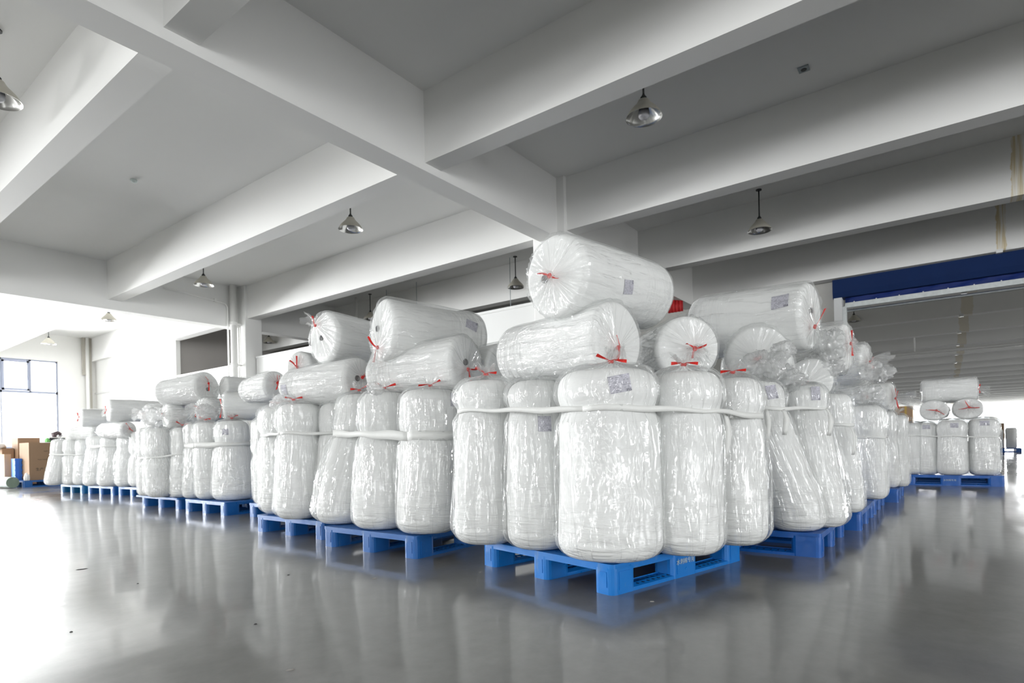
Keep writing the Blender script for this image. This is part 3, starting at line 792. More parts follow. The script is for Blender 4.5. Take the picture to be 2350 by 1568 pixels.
        me = bpy.data.meshes.new('paper_label')
        v = [tuple(p_) for p_ in P.reshape(-1, 3)]; back = [tuple(np.array(p_) - 0.0006 * np.array([math.cos(a0), math.sin(a0), 0])) for p_ in v]
        f = [(j * nx + i, j * nx + i + 1, (j + 1) * nx + i + 1, (j + 1) * nx + i) for j in range(ny - 1) for i in range(nx - 1)]
        o_ = nx * ny; f2 = [tuple(reversed([q + o_ for q in qq])) for qq in f]
        me.from_pydata(v + back, [], f + f2); uvl = me.uv_layers.new(name='UVMap')
        for lp in me.loops:
            q = lp.vertex_index % o_; uvl.data[lp.index].uv = ((q % nx) / (nx - 1), (q // nx) / (ny - 1))
        me.polygons.foreach_set('use_smooth', [True] * len(me.polygons)); me.update(); me.materials.append(M['label'])
        o = bpy.data.objects.new('paper_label', me); C.objects.link(o); o.parent = s.root

#@@ROLLS@@
# ---------------------------------------------------------------- standing rolls
ZP = 0.152
RES = {'P0': 2, 'P1': 2, 'P2': 1, 'P2b': 1, 'P3': 1, 'P4': 1, 'P5a': 0, 'P5b': 0, 'P6': 0, 'R1': 2, 'R2': 1, 'R3': 1, 'R4': 0, 'RF': 1}
STACK = {'P0': 'nearest stack', 'P1': 'second stack of the left row', 'P2': 'third stack of the left row', 'P2b': 'stack hidden behind the third stack', 'P3': 'fourth stack of the left row',
         'P4': 'fifth, crumpled stack of the left row', 'P5a': 'second stack from the far left end', 'P5b': 'third stack from the far left end', 'P6': 'leftmost stack',
         'R1': 'first stack of the right row', 'R2': 'second stack of the right row', 'R3': 'third stack of the right row', 'R4': 'last stack of the right row', 'RF': 'lone stack at far right'}
V = [  # stack, x, y, R, top x, top y, top R, height, waist height, label, options
 ('P0', 2.783, 2.292, 0.192, 2.80, 2.285, 0.172, 1.134, 0.951, 'standing roll at the left end of the nearest stack, red bow on top', dict(tie=0.55, baggy=.032)),
 ('P0', 2.800, 1.905, 0.186, 2.81, 1.915, 0.165, 1.105, 0.935, 'standing roll between the left end roll and the big corner roll of the nearest stack', dict(notie=True, baggy=.028, labels=[(14, 0.70, 0.075, 0.085, 0)])),
 ('P0', 2.779, 1.440, 0.266, 2.778, 1.443, 0.255, 1.114, 0.91, 'biggest standing roll at the front corner of the nearest stack, with a printed label', dict(tie=0.62, side=0.10, baggy=.026, labels=[(14, 0.873, 0.105, 0.085, 10)])),
 ('P0', 3.066, 1.140, 0.195, 3.07, 1.130, 0.185, 1.104, 0.891, 'standing roll right of the big corner roll on the nearest pallet, red tie on top', dict(tie=0.6, baggy=.026)),
 ('P0', 3.475, 1.000, 0.180, 3.47, 0.990, 0.150, 1.092, 0.868, 'standing roll at the right end of the nearest stack, above the pallet corner', dict(tie=0.3, baggy=.030)),
 ('P0', 3.28, 2.20, 0.19, 3.28, 2.19, 0.17, 1.12, 0.94, 'standing roll in the back row of the nearest stack, in the left gap', dict(notie=True)),
 ('P0', 3.45, 1.62, 0.20, 3.45, 1.62, 0.18, 1.10, 0.9, 'standing roll in the middle of the nearest stack behind the big corner roll', dict(notie=True)),
 ('P1', 2.917, 3.890, 0.20, 3.03, 3.80, 0.160, 1.165, 0.852, 'leaning roll at the left end of the second stack with a baggy loose film', dict(tie=0.3, baggy=.045)),
 ('P1', 2.890, 3.374, 0.215, 2.91, 3.357, 0.175, 1.142, 0.836, 'standing roll in the middle of the second stack of the left row', dict(tie=0.2, baggy=.030)),
 ('P1', 2.906, 2.928, 0.217, 2.935, 2.903, 0.207, 1.129, 0.811, 'thick standing roll at the right end of the second stack, its label at the edge', dict(tie=0.1, baggy=.016, labels=[(48, 0.90, 0.07, 0.09, 0)])),
 ('P1', 3.40, 3.60, 0.2, 3.40, 3.55, 0.18, 1.14, 0.85, 'standing roll in the back row of the second stack', dict(notie=True)),
 ('P1', 3.42, 3.05, 0.2, 3.42, 3.05, 0.18, 1.13, 0.85, 'standing roll in the back corner of the second stack beside the nearest one', dict(notie=True)),
 ('P2b', 3.400, 5.75, 0.165, 3.38, 5.78, 0.135, 1.063, 0.681, 'slim standing roll wedged between the third and fourth stacks', dict(notie=True)),
 ('P2', 3.032, 4.960, 0.175, 3.03, 4.97, 0.145, 1.130, 0.865, 'standing roll at the left end of the third stack in a bulging bag', dict(tie=0.4, baggy=.045)),
 ('P2', 2.914, 4.480, 0.195, 2.93, 4.47, 0.18, 1.123, 0.872, 'thick standing roll in the middle of the third stack, bag hanging over the pallet edge', dict(tie=0.5, side=-.3, baggy=.030)),
 ('P2', 3.082, 4.200, 0.165, 3.11, 4.19, 0.150, 1.12, 0.86, 'standing roll at the right end of the third stack with a tilted label', dict(tie=0.2, labels=[(15, 0.84, 0.07, 0.07, -20)])),
 ('P3', 3.425, 7.540, 0.120, 3.45, 7.53, 0.10, 1.08, 0.798, 'slim standing roll at the left end of the fourth stack, label above its waist', dict(notie=True, labels=[(40, 0.82, 0.07, 0.08, 0)])),
 ('P3', 3.456, 7.195, 0.150, 3.43, 7.20, 0.135, 1.081, 0.804, 'standing roll in the middle of the fourth stack', dict(tie=0.2, baggy=.02)),
 ('P3', 3.562, 6.820, 0.235, 3.56, 6.83, 0.185, 1.084, 0.806, 'wide standing roll at the right end of the fourth stack with a label', dict(tie=0.2, labels=[(-22, 0.80, 0.07, 0.07, 0)])),
 ('P4', 3.320, 8.620, 0.115, 3.33, 8.62, 0.105, 1.039, 0.665, 'slim crumpled roll at the left end of the fifth stack', dict(notie=True, milky=True, baggy=.03)),
 ('P4', 3.300, 8.170, 0.160, 3.28, 8.17, 0.155, 1.042, 0.656, 'crumpled standing roll in the middle of the fifth stack', dict(notie=True, milky=True, baggy=.04)),
 ('P4', 3.430, 7.860, 0.135, 3.45, 7.86, 0.13, 1.039, 0.693, 'standing roll at the right end of the crumpled fifth stack', dict(tie=0.2, baggy=.02)),
 ('P5a', 3.800, 12.10, 0.155, 3.86, 12.07, 0.14, 1.036, 0.839, 'standing roll at the left end of the second stack from the far left', dict(notie=True, baggy=.02)),
 ('P5a', 3.880, 11.60, 0.175, 3.93, 11.58, 0.168, 1.023, 0.845, 'standing roll in the middle of the second stack from the far left', dict(notie=True, baggy=.02)),
 ('P5b', 3.978, 11.20, 0.150, 4.016, 11.19, 0.148, 1.021, 0.798, 'leaning baggy roll at the left end of the third stack from the far left', dict(notie=True, baggy=.04)),
 ('P5b', 4.073, 10.85, 0.150, 4.079, 10.84, 0.13, 1.075, 0.691, 'crumple wrapped roll at the right end of the third stack from the far left', dict(notie=True, milky=True, baggy=.03)),
 ('P6', 3.560, 13.30, 0.150, 3.64, 13.25, 0.125, 0.99, 0.723, 'leaning roll at the outer left end of the whole row', dict(notie=True, baggy=.02)),
 ('P6', 3.740, 13.02, 0.140, 3.76, 13.00, 0.125, 0.989, 0.71, 'slim roll in the middle of the leftmost stack', dict(notie=True)),
 ('P6', 3.830, 12.72, 0.150, 3.87, 12.71, 0.135, 0.985, 0.706, 'standing roll at the right end of the leftmost stack', dict(tie=0.0)),
 ('R1', 4.120, 0.800, 0.185, 3.99, 1.00, 0.165, 1.112, 0.93, 'leaning roll at the front of the first right stack, label on its shoulder', dict(notie=True, baggy=.022, labels=[(36, 0.88, 0.07, 0.085, 8)])),
 ('R1', 4.343, 0.680, 0.150, 4.36, 0.780, 0.14, 1.095, 0.934, 'leaning roll at the right edge of the first right stack, label under its top', dict(notie=True, baggy=.026, labels=[(32, 0.88, 0.06, 0.09, 0)])),
 ('R1', 4.70, 0.77, 0.15, 4.70, 0.86, 0.13, 1.08, 0.93, 'leaning roll behind the right edge of the first right stack', dict(notie=True, baggy=.02)),
 ('R1', 4.20, 1.45, 0.20, 4.20, 1.40, 0.18, 1.10, 0.93, 'standing roll at the inner side of the first right stack behind the nearest stack', dict(notie=True)),
 ('R2', 5.229, 0.656, 0.134, 5.215, 0.72, 0.125, 1.079, 0.834, 'roll with a bare rounded top at the right edge of the second right stack', dict(notie=True, baggy=.022)),
 ('R2', 5.55, 0.72, 0.15, 5.55, 0.78, 0.13, 1.08, 0.834, 'roll behind the bare topped one in the second right stack', dict(notie=True, baggy=.02)),
 ('R3', 6.401, 0.579, 0.133, 6.401, 0.60, 0.133, 1.03, 0.73, 'bulging headed roll at the front of the third right stack', dict(notie=True, baggy=.018)),
 ('R3', 6.85, 0.60, 0.13, 6.85, 0.60, 0.12, 1.03, 0.73, 'slim roll behind the bulging headed one in the third right stack', dict(notie=True, baggy=.018)),
 ('R4', 7.850, 0.560, 0.12, 7.85, 0.56, 0.10, 1.013, 0.721, 'slim roll in front of the last right stack', dict(notie=True)),
 ('R4', 8.052, 0.460, 0.11, 8.055, 0.46, 0.10, 0.975, 0.708, 'small roll at the outer corner of the last right stack', dict(notie=True)),
 ('RF', 10.60, 0.42, 0.135, 10.60, 0.40, 0.13, 0.92, 0.73, 'narrow roll at the left edge of the lone far right stack', dict(notie=True)),
 ('RF', 10.60, 0.24, 0.135, 10.60, 0.235, 0.125, 0.915, 0.726, 'second roll from the left in the lone far right stack, with a label', dict(notie=True, labels=[(-5, 0.70, 0.09, 0.06, 0)])),
 ('RF', 10.56, -0.055, 0.188, 10.56, -0.06, 0.18, 0.94, 0.708, 'middle roll of the lone far right stack in a wrinkled bag', dict(notie=True, labels=[(8, 0.71, 0.09, 0.065, 0)])),
 ('RF', 10.62, -0.415, 0.185, 10.62, -0.415, 0.178, 0.95, 0.687, 'right end roll of the lone far right stack, wide label near its top', dict(notie=True, labels=[(4, 0.73, 0.105, 0.065, 0)])),
]
waist = {}
for i, (st, x, y, r0, tx, ty, r1, h, zw, lb, op) in enumerate(V):
    op = dict(op); d = Vector((-x, -y)).normalized()
    if st in ('P0', 'P1', 'P2'): x, y, tx, ty = x + d.x * .055, y + d.y * .055, tx + d.x * .02, ty + d.y * .02
    pv = Vector((-d.y, d.x))
    f = op.pop('tie', 0.0); sd = op.pop('side', 0.0)
    cam_a = math.degrees(math.atan2(d.y, d.x))
    Roll('wrapped_roll', lb, 'standing rolls of the ' + STACK[st], (x, y, ZP), (tx, ty, h), r0, r1, zw=zw - ZP, tie=(d.x * f + pv.x * sd, d.y * f + pv.y * sd),
         res=RES[st], seed=11 + i * 7, tieang=(cam_a - 60 - (i * 37) % 45, cam_a + 55 + (i * 53) % 50), **op)
    k = (zw - ZP) / (h - ZP); k = k * k * (3 - 2 * k)
    waist.setdefault(st, []).append((x + (tx - x) * k, y + (ty - y) * k, (r0 + (r1 - r0) * k) * 0.955 + 0.012, zw))

# white stretch bands tying each stack
def hull(pts):
    pts = sorted(pts)
    def half(ps):
        o = []
        for p in ps:
            while len(o) > 1 and (o[-1][0] - o[-2][0]) * (p[1] - o[-2][1]) - (o[-1][1] - o[-2][1]) * (p[0] - o[-2][0]) <= 0: o.pop()
            o.append(p)
        return o
    a = half(pts); b = half(pts[::-1]); return a[:-1] + b[:-1]
def strap(st, label, width=0.03, extra=(), tails=()):
    pts = []
    for x, y, r, z in waist[st]:
        for i in range(28):
            a = 2 * PI * i / 28; pts.append((x + r * math.cos(a), y + r * math.sin(a), z))
    for e in extra: pts.append(e)
    hp = hull(pts); hp.append(hp[0])
    dense = []
    for a, b in zip(hp[:-1], hp[1:]):
        n = max(1, int(math.dist(a[:2], b[:2]) / 0.05))
        for t in range(n): dense.append(tuple(a[q] + (b[q] - a[q]) * t / n for q in range(3)))
    dense.append(dense[0])
    rnd = random.Random(hash(len(label)))
    N_ = len(dense); P = [Vector((p[0], p[1], p[2] + 0.004 * math.sin(k * 0.9))) for k, p in enumerate(dense)]
    c = Vector((sum(p[0] for p in P) / N_, sum(p[1] for p in P) / N_, 0)); c.z = P[0].z
    root = empty('stretch_band', (c.x, c.y, c.z)); tag(root, label, 'band', 'white stretch bands round the stacks')
    b = MB(); b.ribbon([p - c for p in P], lambda k: (0, 0, 1), lambda k: width * (1 + 0.25 * math.sin(k * 0.37)), 0.005)
    b.build('band_loop', M['strap_white'], root, True)
    for tx, ty, tz, dx, dy, ln in tails:
        b = MB(); q = Vector((tx, ty, tz)) - c; d = Vector((dx, dy, 0))
        b.ribbon([q + d * (0.02 + 0.06 * math.sin(t * 2.6)) + Vector((0.015 * math.sin(t * 5), 0, -ln * t + 0.02 * math.sin(t * 3))) for t in [k / 7 for k in range(8)]],
                 lambda k: (d.y, -d.x, 0.4 * math.sin(k)), lambda k: 0.035 - 0.012 * abs(k - 4) / 4, 0.004)
        b.build('band_tail', M['strap_white'], root, True)
    return root
strap('P0', 'narrow white band tied round the nearest stack', 0.026, [(3.75, 1.9, .9)], [(3.17, 0.962, 0.90, -0.45, -0.5, 0.26), (3.22, 0.955, 0.90, -0.3, -0.6, 0.05)])
strap('P1', 'wide white band round the second stack of the left row', 0.052)
strap('P2', 'thin white band round the third stack of the left row', 0.022, [(3.6, 4.5, .87)])
strap('P3', 'wide white band round the fourth stack of the left row', 0.05, [(4.0, 7.1, .8)])
strap('P4', 'thin white band round the crumpled fifth stack', 0.018, [(3.9, 8.2, .66)])
strap('P5a', 'white band round the second stack from the far left end', 0.04, [(4.4, 11.9, .84)])
strap('P6', 'white band round the leftmost stack', 0.025, [(4.3, 13.0, .71)])
strap('R1', 'white band with loose hanging tails round the first right stack', 0.02, (), [(3.83, 0.90, 0.92, -0.6, -0.3, 0.20), (3.90, 0.82, 0.92, -0.5, -0.4, 0.16), (4.22, 0.63, 0.93, -0.4, -0.5, 0.18)])
strap('R2', 'white band with a hanging tail round the second right stack', 0.02, [(6.0, 1.3, .83)], [(5.10, 0.60, 0.82, -0.3, -0.5, 0.22)])
strap('R3', 'thin white band round the third right stack', 0.02, [(7.0, 1.2, .73)])
strap('RF', 'thin white band round the lone far right stack', 0.014, [(11.3, .3, .7), (11.3, -.4, .7)])

# ---------------------------------------------------------------- lying rolls: tied end, plain end, radius at the two ends
LY = [
 ('P0', (2.83, 1.79, 1.705), (3.78, 1.63, 1.735), .232, .222, 'topmost lying roll crowning the nearest stack, red tie and core tube facing left', dict(tie=(-.02, -.02), core=(-.30, -.02), labels=[(-14, .56, .08, .09, 5)], tieang=(150, 330), tlen=.07)),
 ('P0', (3.00, 1.475, 1.325), (3.20, 2.34, 1.325), .214, .205, 'lying roll under the topmost one with its tied end turned right, on the nearest stack', dict(tie=(-.22, -.30), tieang=(100, 250), tlen=.055)),
 ('P0', (3.60, 1.30, 1.32), (4.15, 1.75, 1.36), .203, .195, 'lying roll with a red bow on its round end, right of the topmost roll', dict(tie=(.20, -.02), tieang=(10, 150, 240), tlen=.055)),
 ('R1', (4.45, .735, 1.575), (4.56, 1.55, 1.62), .230, .235, 'wide lying roll on top at right with a printed label and a core tube', dict(tie=(-.1, -.35), core=(-.1, .15), labels=[(158, .69, .11, .10, 98)], tieang=(60,), tlen=.11)),
 ('R1', (4.20, 1.04, 1.30), (4.95, 1.15, 1.30), .215, .21, 'lying roll under the wide one at right, end smothered in crumpled film', dict(tie=(.05, -.05), baggy=.02, tuft=1.4, tieang=(20, 200), tlen=.02)),
 ('R2', (5.62, .66, 1.50), (5.72, 1.35, 1.50), .20, .195, 'lying roll on the second right stack with a red ribbon down its end', dict(tie=(-.1, .1), milky=True, tieang=(90, 280), tlen=.09, baggy=.04)),
 ('R2', (5.05, .84, 1.20), (5.75, 1.10, 1.22), .165, .16, 'lying roll squeezed low on the second right stack, round end towards the viewer', dict(tie=(-.5, -.35), tieang=(30, 200), tlen=.05, baggy=.025)),
 ('R2', (5.35, 1.10, 1.36), (5.40, 1.60, 1.36), .15, .15, 'small crumpled roll tucked behind the wide lying one at right', dict(notie=True, milky=True, baggy=.05)),
 ('R3', (6.62, .62, 1.44), (6.72, 1.3, 1.44), .20, .20, 'lying roll on the third right stack with a crumpled bag end sticking out right', dict(tie=(0, .1), milky=True, tuft=2.6, tieang=(40, 300), tlen=.06, baggy=.04)),
 ('R3', (6.70, .66, 1.13), (6.80, 1.3, 1.13), .16, .16, 'lower lying roll of the third right stack under a heap of film', dict(tie=(0, 0), milky=True, tuft=1.6, tieang=(200,), baggy=.05)),
 ('R4', (8.35, .52, 1.20), (8.50, 1.2, 1.20), .185, .185, 'last lying roll of the right row, its long twisted bag end pointing right', dict(tie=(0, -.1), tuft=3.6, tieang=(80, 100, 260), tlen=.09)),
 ('P1', (2.90, 3.36, 1.612), (3.68, 3.11, 1.60), .228, .215, 'large lying roll on top of the second stack, red tie at lower left', dict(tie=(.0, -.62), core=(-.3, .1), labels=[(20, .16, .08, .10, -20)], tieang=(150, 235), tlen=.11)),
 ('P1', (3.16, 2.75, 1.325), (3.08, 3.60, 1.30), .205, .18, 'lying roll under the large one of the second stack, red ribbon at its right end', dict(tie=(-.2, -.25), core=(-.12, .05), tieang=(5, 255), tlen=.12)),
 ('P1', (3.60, 2.75, 1.33), (3.70, 3.5, 1.33), .20, .20, 'half hidden lying roll between the second stack and the nearest stack', dict(notie=True)),
 ('P2', (3.044, 4.278, 1.690), (3.86, 4.22, 1.675), .222, .205, 'lying roll on top of the third stack, red tie at its left edge', dict(tie=(-.35, .55), core=(-.1, 0), tieang=(100,), tlen=.06)),
 ('P2', (3.12, 3.88, 1.30), (3.02, 4.72, 1.28), .19, .17, 'lower lying roll of the third stack with a pleated round right end', dict(tie=(-.1, .1), core=(-.25, .05), tieang=(60, 30), tlen=.06, labels=[(190, .1, .07, .09, 90)])),
 ('P2b', (3.55, 5.43, 1.60), (4.15, 5.60, 1.60), .165, .16, 'small lying roll behind the third stack with long red tie ends', dict(tie=(.1, -.1), tieang=(125, 80, 290), tlen=.10)),
 ('P2b', (3.66, 5.36, 1.255), (4.2, 5.55, 1.255), .175, .17, 'mostly hidden lying roll directly under the small one behind the third stack', dict(notie=True)),
 ('P2b', (3.62, 5.95, 1.44), (3.58, 6.50, 1.42), .165, .14, 'lying roll between third and fourth stacks with a double red ribbon on its end', dict(tie=(-.1, .2), tieang=(70, 110, 250), tlen=.08)),
 ('P3', (3.544, 6.95, 1.265), (4.2, 6.45, 1.27), .172, .165, 'lying roll low on the fourth stack, red tie at its left end', dict(tie=(-.2, -.1), tieang=(95, 280), tlen=.09)),
 ('P3', (3.50, 7.40, 1.25), (3.95, 7.5, 1.25), .15, .15, 'small crumpled roll end with red ribbon left of the low roll on the fourth stack', dict(tie=(-.3, .1), milky=True, tuft=2.2, tieang=(140, 240), tlen=.08, baggy=.04)),
 ('P3', (3.72, 7.35, 1.53), (4.2, 7.3, 1.52), .15, .15, 'lying roll peeping out behind the fifth stack top roll', dict(notie=True)),
 ('P4', (3.62, 7.52, 1.54), (3.38, 8.20, 1.50), .205, .17, 'lying roll on top of the fifth stack, dark core on its end', dict(tie=(-.1, .25), core=(-.05, -.12), tieang=(120, 250), tlen=.08)),
 ('P4', (3.36, 8.10, 1.19), (3.90, 8.00, 1.20), .175, .165, 'lower lying roll of the fifth stack with a pale label on its side', dict(tie=(-.6, .2), labels=[(50, .35, .08, .08, 0)], tieang=(170,), milky=True, baggy=.03)),
 ('P4', (3.33, 8.60, 1.20), (3.85, 8.62, 1.20), .165, .16, 'lying roll at the left of the fifth stack with a tufted red tie', dict(tie=(-.4, .35), tieang=(170, 230), tlen=.07, milky=True, tuft=1.5)),
 ('P5b', (3.75, 11.20, 1.44), (4.55, 11.05, 1.44), .185, .18, 'broad lying roll on top of the stacks near the far left end', dict(tie=(0, .05), tieang=(60, 300), tlen=.05)),
 ('P5b', (3.95, 10.92, 1.11), (3.80, 11.62, 1.11), .135, .13, 'lower lying roll below the broad one near the far left end', dict(tie=(-.1, .1), tieang=(120, 320), tlen=.09)),
 ('P6', (3.74, 12.45, 1.37), (4.40, 12.30, 1.37), .16, .155, 'topmost lying roll of the leftmost stack', dict(tie=(0, .1), tieang=(100, 280), tlen=.05)),
 ('P6', (3.98, 12.35, 1.10), (3.76, 13.00, 1.09), .125, .12, 'lower lying roll of the leftmost stack', dict(tie=(0, .1), milky=True, tieang=(180,), tlen=.05)),
 ('RF', (11.0, -.35, 1.400), (10.92, .31, 1.395), .185, .18, 'lying roll across the top of the lone far right stack', dict(tie=(0, .0), tuft=1.8, tieang=(100, 260), tlen=.06)),
 ('RF', (10.449, .150, 1.095), (11.35, .12, 1.10), .178, .17, 'left one of the two end-on rolls on the lone far right stack', dict(tie=(.2, -.05), flat=.82, tieang=(330, 170), tlen=.09)),
 ('RF', (10.551, -.235, 1.10), (11.4, -.28, 1.10), .182, .17, 'right one of the two end-on rolls on the lone far right stack, longer red tie', dict(tie=(.15, .1), flat=.82, tieang=(200, 345, 120), tlen=.10)),
]
for i, (st, a, b, r1, r0, lb, op) in enumerate(LY):
    op = dict(op)
    Roll('wrapped_roll', lb, 'lying rolls of the ' + STACK[st], a, b, r0, r1, lying=True, res=RES[st], seed=301 + i * 11, **op)

# loose bag ends and slack film bunched against single rolls
def slack(root, c, r, seed, sq=(1, 1, 0.8)):
    n = 30; th = 2 * PI * np.arange(n * 2)[None, :] / (n * 2); ph = np.linspace(0.05, PI - 0.05, n)[:, None]
    x = np.sin(ph) * np.cos(th); y = np.sin(ph) * np.sin(th); z = -np.cos(ph) + 0 * th
    q = 0.55 + 0.75 * vn(x * 1.7 + 4, y * 1.7 + 4, z * 1.7 + 4, seed) + 0.28 * ridge(vn(x * 4 + 9, y * 4 + 9, z * 4 + 9, seed + 1)) - 0.05 * vn(x * 7 + 9, y * 7, z * 7, seed + 2)
    P = np.stack([x * q * r * sq[0], y * q * r * sq[1], z * q * r * sq[2]], -1)
    o = grid_obj('slack_film', P, M['film_slack'], root)
    o.matrix_parent_inverse = root.matrix_basis.inverted(); o.location = c
    o['label'] = 'crumpled slack film'
bylab = {o.get('label'): o for o in C.objects if o.get('category') == 'roll'}
def bl(start): return [o for k, o in bylab.items() if k.startswith(start)][0]
r5 = bl('lying roll under the wide one at right')
slack(r5, (3.96, .93, 1.20), .12, 21, (1, 1, .8)); slack(r5, (4.23, .87, 1.14), .11, 22, (1, 1.2, .7)); slack(r5, (4.05, .84, 1.31), .07, 27)
r6 = bl('lying roll on the second right stack with'); slack(r6, (5.42, .76, 1.50), .12, 23, (.7, .9, 1)); slack(r6, (5.2, .78, 1.30), .12, 28)
slack(bl('lying roll on the third right stack'), (6.48, .53, 1.34), .12, 24); slack(bl('lower lying roll of the third right'), (6.5, .60, 1.12), .12, 25)
slack(bl('standing roll at the left end of the third stack'), (2.86, 4.62, 1.145), .09, 26, (1, 1, .6))
slack(bl('crumpled standing roll in the middle of the fifth'), (3.16, 8.08, 1.20), .13, 29); slack(bl('small crumpled roll end with red ribbon'), (3.46, 7.24, 1.20), .11, 30)
slack(bl('standing roll in the middle of the second stack'), (2.78, 3.30, 1.16), .06, 31)

# ---------------------------------------------------------------- boxes and things at far left
def carton(name, x0, y0, w_, d_, h_, label, z=0.0, flap=False, txt=None, cat='box', group=None, mb='cardboard'):
    root = empty(name, (x0, y0, z)); tag(root, label, cat, group)
    t = 0.008; b = MB()
    b.box(0, w_, 0, t, 0, h_).box(0, w_, d_ - t, d_, 0, h_).box(w_ - t, w_, t, d_ - t, 0, h_).box(t, w_ - t, t, d_ - t, 0, t)
    b.box(0, t, t, d_ - t, 0, h_)
    b.build('carton_wall', M[mb], root)
    if flap:
        MB().box(-0.12, 0, 0.02, d_ - 0.02, h_ - 0.01, h_, mtx=Matrix.Rotation(R(18), 4, 'Y')).build('flap', M['cardboard_pale'], root)
    else:
        MB().box(0, w_, 0, d_ / 2 - 0.002, h_, h_ + 0.006).build('flap', M[mb], root); MB().box(0, w_, d_ / 2 + 0.002, d_, h_, h_ + 0.006).build('flap', M[mb], root)
    return root
b1 = carton('cardboard_box', 3.93, 16.39, 1.05, 0.72, 0.84, 'large open cardboard box with dark printing on the blue pallet at far left', ZP, True)
lettering('生产工艺室', b1, (0.30, -0.002, 0.235), (R(90), 0, 0), 0.075, M['ink'])
lettering('YOU YANG SHENGSI', b1, (0.32, -0.002, 0.455), (R(90), 0, 0), 0.036, M['ink'])
lettering('TEPY - CDAR', b1, (0.38, -0.002, 0.64), (R(90), 0, 0), 0.04, M['ink'])
carton('cardboard_box', 4.04, 17.7, 0.42, 0.5, 1.12, 'tall brown cardboard box standing behind the large printed one', 0)
carton('cardboard_box', 3.80, 17.95, 0.22, 0.6, 0.88, 'brown cardboard box at the left picture edge behind the green tube', 0)
carton('cardboard_box', 3.86, 17.2, 0.14, 0.55, 0.62, 'small pale box standing between the blue crate and the left boxes', 0, mb='cardboard_pale')
carton('cardboard_box', 3.70, 17.3, 0.12, 0.5, 0.74, 'tall pale box end left of the small pale one', 0, mb='cardboard_pale')
o = empty('plastic_crate', (3.80, 16.9, 0.0)); tag(o, 'bright blue plastic crate standing on end left of the large box', 'crate')
cb = MB(); cb.box(0, 0.12, 0, 0.3, 0.0, 0.64); cb.build('crate_body', M['crate_blue'], o)
cb = MB()
for k in range(6): cb.box(-0.01, 0.13, -0.012, 0, 0.02 + 0.115 * k, 0.045 + 0.115 * k)
cb.box(0.055, 0.075, -0.016, 0, 0, 0.64); cb.build('crate_rib', M['crate_blue'], o)
o = empty('green_tube', (3.62, 16.3, 0.125)); tag(o, 'thick green ended tube wrapped in film lying on the floor at far left', 'tube')
tm = Matrix.Rotation(R(97), 4, 'Z') @ Matrix.Rotation(R(90), 4, 'Y')
tb = MB().lathe([(0.118, 0.0), (0.122, 0.01), (0.122, 1.6), (0.1, 1.62)], 28); tb.v = [tuple(tm @ Vector(p)) for p in tb.v]; tb.build('tube_wrap', M['tube_film'], o, True)
tb = MB().lathe([(0.116, -0.006), (0.119, 0.0)], 28); tb.v = [tuple(tm @ Vector(p)) for p in tb.v]; tb.build('tube_end', M['tube_green'], o)
o = empty('black_crate', (4.36, 16.6, 1.005)); tag(o, 'black crate standing on top of the large cardboard box', 'crate')
cb = MB(); cb.box(0, 0.30, 0, 0.25, 0, 0.095)
for k in range(7): cb.box(0.02 + k * 0.04, 0.035 + k * 0.04, -0.006, 0, 0.01, 0.085)
cb.build('crate_body', M['crate_black'], o)
MB().box(-0.005, 0.305, -0.01, 0.255, 0.095, 0.11).build('rim', M['strap_white'], o)
def blob(name, loc, sc_, m, label, cat, seed=3, n=18):
    th = 2 * PI * np.arange(n * 2)[None, :] / (n * 2); ph = np.linspace(0.03, PI - 0.03, n)[:, None]
    x = np.sin(ph) * np.cos(th); y = np.sin(ph) * np.sin(th); z = -np.cos(ph) + 0 * th
    r = 0.75 + 0.5 * vn(x * 2.2 + 5, y * 2.2 + 5, z * 2.2 + 5, seed)
    P = np.stack([x * r * sc_[0], y * r * sc_[1], np.maximum(z * r, -0.62) * sc_[2] + 0.62 * sc_[2]], -1)
    o = grid_obj(name, P, m, None); o.location = loc; tag(o, label, cat); return o
blob('dark_rag', (4.53, 16.72, 1.113), (0.10, 0.08, 0.085), M['brown_cloth'], 'small dark heap of cloth on top of the black crate', 'cloth')
blob('green_scrap', (4.33, 16.62, 1.0), (0.05, 0.05, 0.06), M['green_scrap'], 'bright green scrap beside the black crate', 'scrap', 5)
blob('white_sheet', (3.66, 18.2, 0.88), (0.24, 0.4, 0.10), M['white_sheet'], 'white plastic sheet draped over the left boxes', 'sheet', 9)
blob('white_wrap', (3.86, 16.30, ZP), (0.05, 0.05, 0.10), M['white_sheet'], 'crumpled white wrapping at the foot of the large box corner', 'wrapping', 4)

# ---------------------------------------------------------------- far right, beyond the lone stack
def far_roll(x, y, r, h, lb, z=0.15):
    o = MB().lathe([(r * .85, 0), (r, .05), (r * .96, h * .7), (r, h * .9), (r * .8, h)], 20).build('wrapped_roll', M['body'], None, True, (x, y, z)); tag(o, lb, 'roll', 'distant rolls beyond the roller door')
far_roll(28.8, -1.55, .16, .72, 'left one of the two distant standing rolls beyond the lone stack')
far_roll(28.8, -1.93, .17, .76, 'right one of the two distant standing rolls beyond the lone stack')
for k, (x, y, lb) in enumerate([(29.4, -2.2, 'distant blue pallet under the pair of far standing rolls'), (29.4, -3.6, 'distant blue pallet at the right picture edge under a white heap')]):
    o = make_pallet('pal_deep'); o.location = (x, y, 0); o.rotation_euler = (0, 0, R(90)); tag(o, lb, 'pallet', 'blue plastic pallets')
blob('white_heap', (28.8, -2.85, .15), (0.3, 0.5, 0.22), M['white_sheet'], 'low white heap of material on the distant pallet at the right edge', 'heap', 12)
carton('cardboard_box', 28.9, -2.95, 0.3, 0.45, 0.14, 'distant flat brown box on the white heap at the right edge', 0.40)
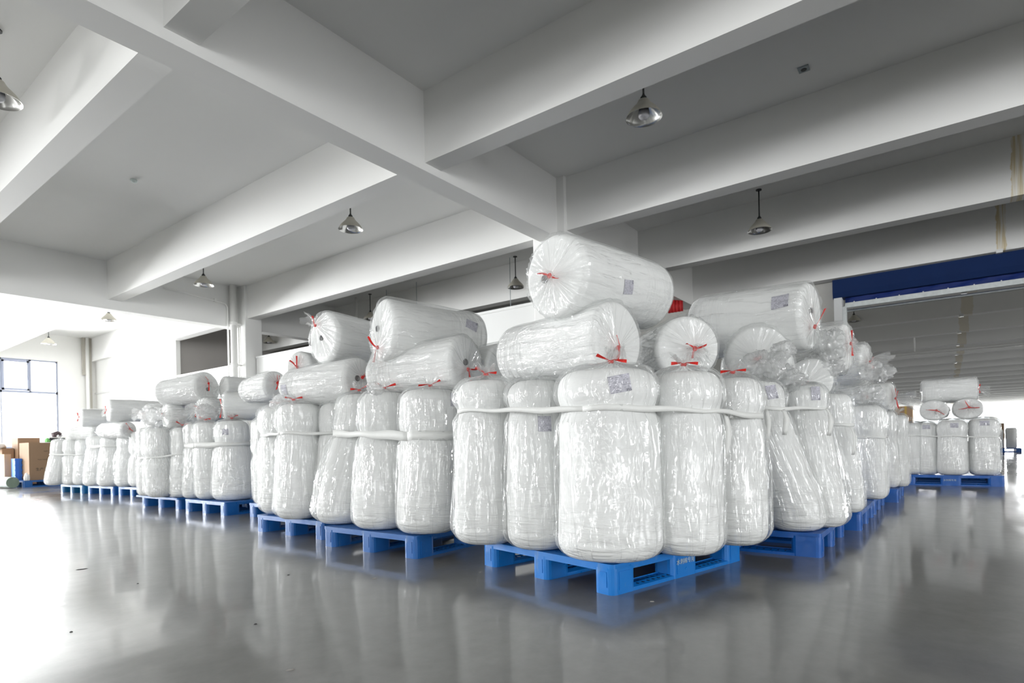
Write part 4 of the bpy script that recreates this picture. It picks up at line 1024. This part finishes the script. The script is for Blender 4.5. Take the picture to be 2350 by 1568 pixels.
carton('cardboard_box', 29.04, -1.75, 0.2, 0.32, 0.94, 'distant brown box peeping over the pair of far rolls', 0.15)
o = carton('carton', 12.3, 0.48, 0.4, 0.28, 0.34, 'beige carton with yellow tape seen between the right row and the lone stack', 0.90, mb='cardboard_pale')
MB().box(0.05, 0.07, -0.004, 0, 0, 0.34).box(-0.004, 0, 0.08, 0.11, 0, 0.34).build('tape', M['yellow_tape'], o)
far_roll(12.5, 0.62, .20, .74, 'dim roll under the beige carton behind the lone stack')

# ---------------------------------------------------------------- small litter on the floor
CH = [(1.325, 4.457, .010, 3.2, 'chip_dark', 'dark sliver on the floor at left, in front of the leftmost stacks'),
 (1.948, 3.125, .006, 1.3, 'chip_dark', 'small dark chip on the floor below the gap between third and second pallets'),
 (1.323, 2.379, .006, 1.4, 'chip_dark', 'dark chip on the floor midway to the bottom edge, left of centre'),
 (2.161, 2.608, .009, 1.9, 'chip', 'pale bean shaped chip on the floor before the second pallet'),
 (1.115, 1.788, .007, 2.2, 'chip', 'brownish chip nearest the bottom edge of the picture'),
 (0.833, 2.946, .005, 1.4, 'chip_dark', 'dark chip low at the left of the floor'),
 (2.541, 1.110, .006, 2.0, 'chip', 'pale chip on the floor right of the nearest pallet corner'),
 (1.357, 3.681, .005, 1.3, 'chip_dark', 'tiny dark chip on the floor below the fifth stack')]
rnd = random.Random(5)
for x, y, s_, el, mm, lb in CH:
    a = math.atan2(y, x) + PI / 2; n = 7
    pts = []
    for i in range(n):
        t = 2 * PI * i / n; u_, v_ = s_ * el * math.cos(t) * rnd.uniform(.8, 1.2), s_ * math.sin(t) * rnd.uniform(.7, 1.2)
        pts.append((u_ * math.cos(a) - v_ * math.sin(a), u_ * math.sin(a) + v_ * math.cos(a)))
    b = MB(); b.add([(p_[0], p_[1], 0) for p_ in pts] + [(p_[0] * .6, p_[1] * .6, .003) for p_ in pts], [tuple(reversed(range(n))), tuple(range(n, 2 * n))] + [(i, (i + 1) % n, n + (i + 1) % n, n + i) for i in range(n)])
    o = b.build('floor_chip', M[mm], None, False, (x, y, 0.0)); tag(o, lb, 'chip', 'chips scattered on the floor')
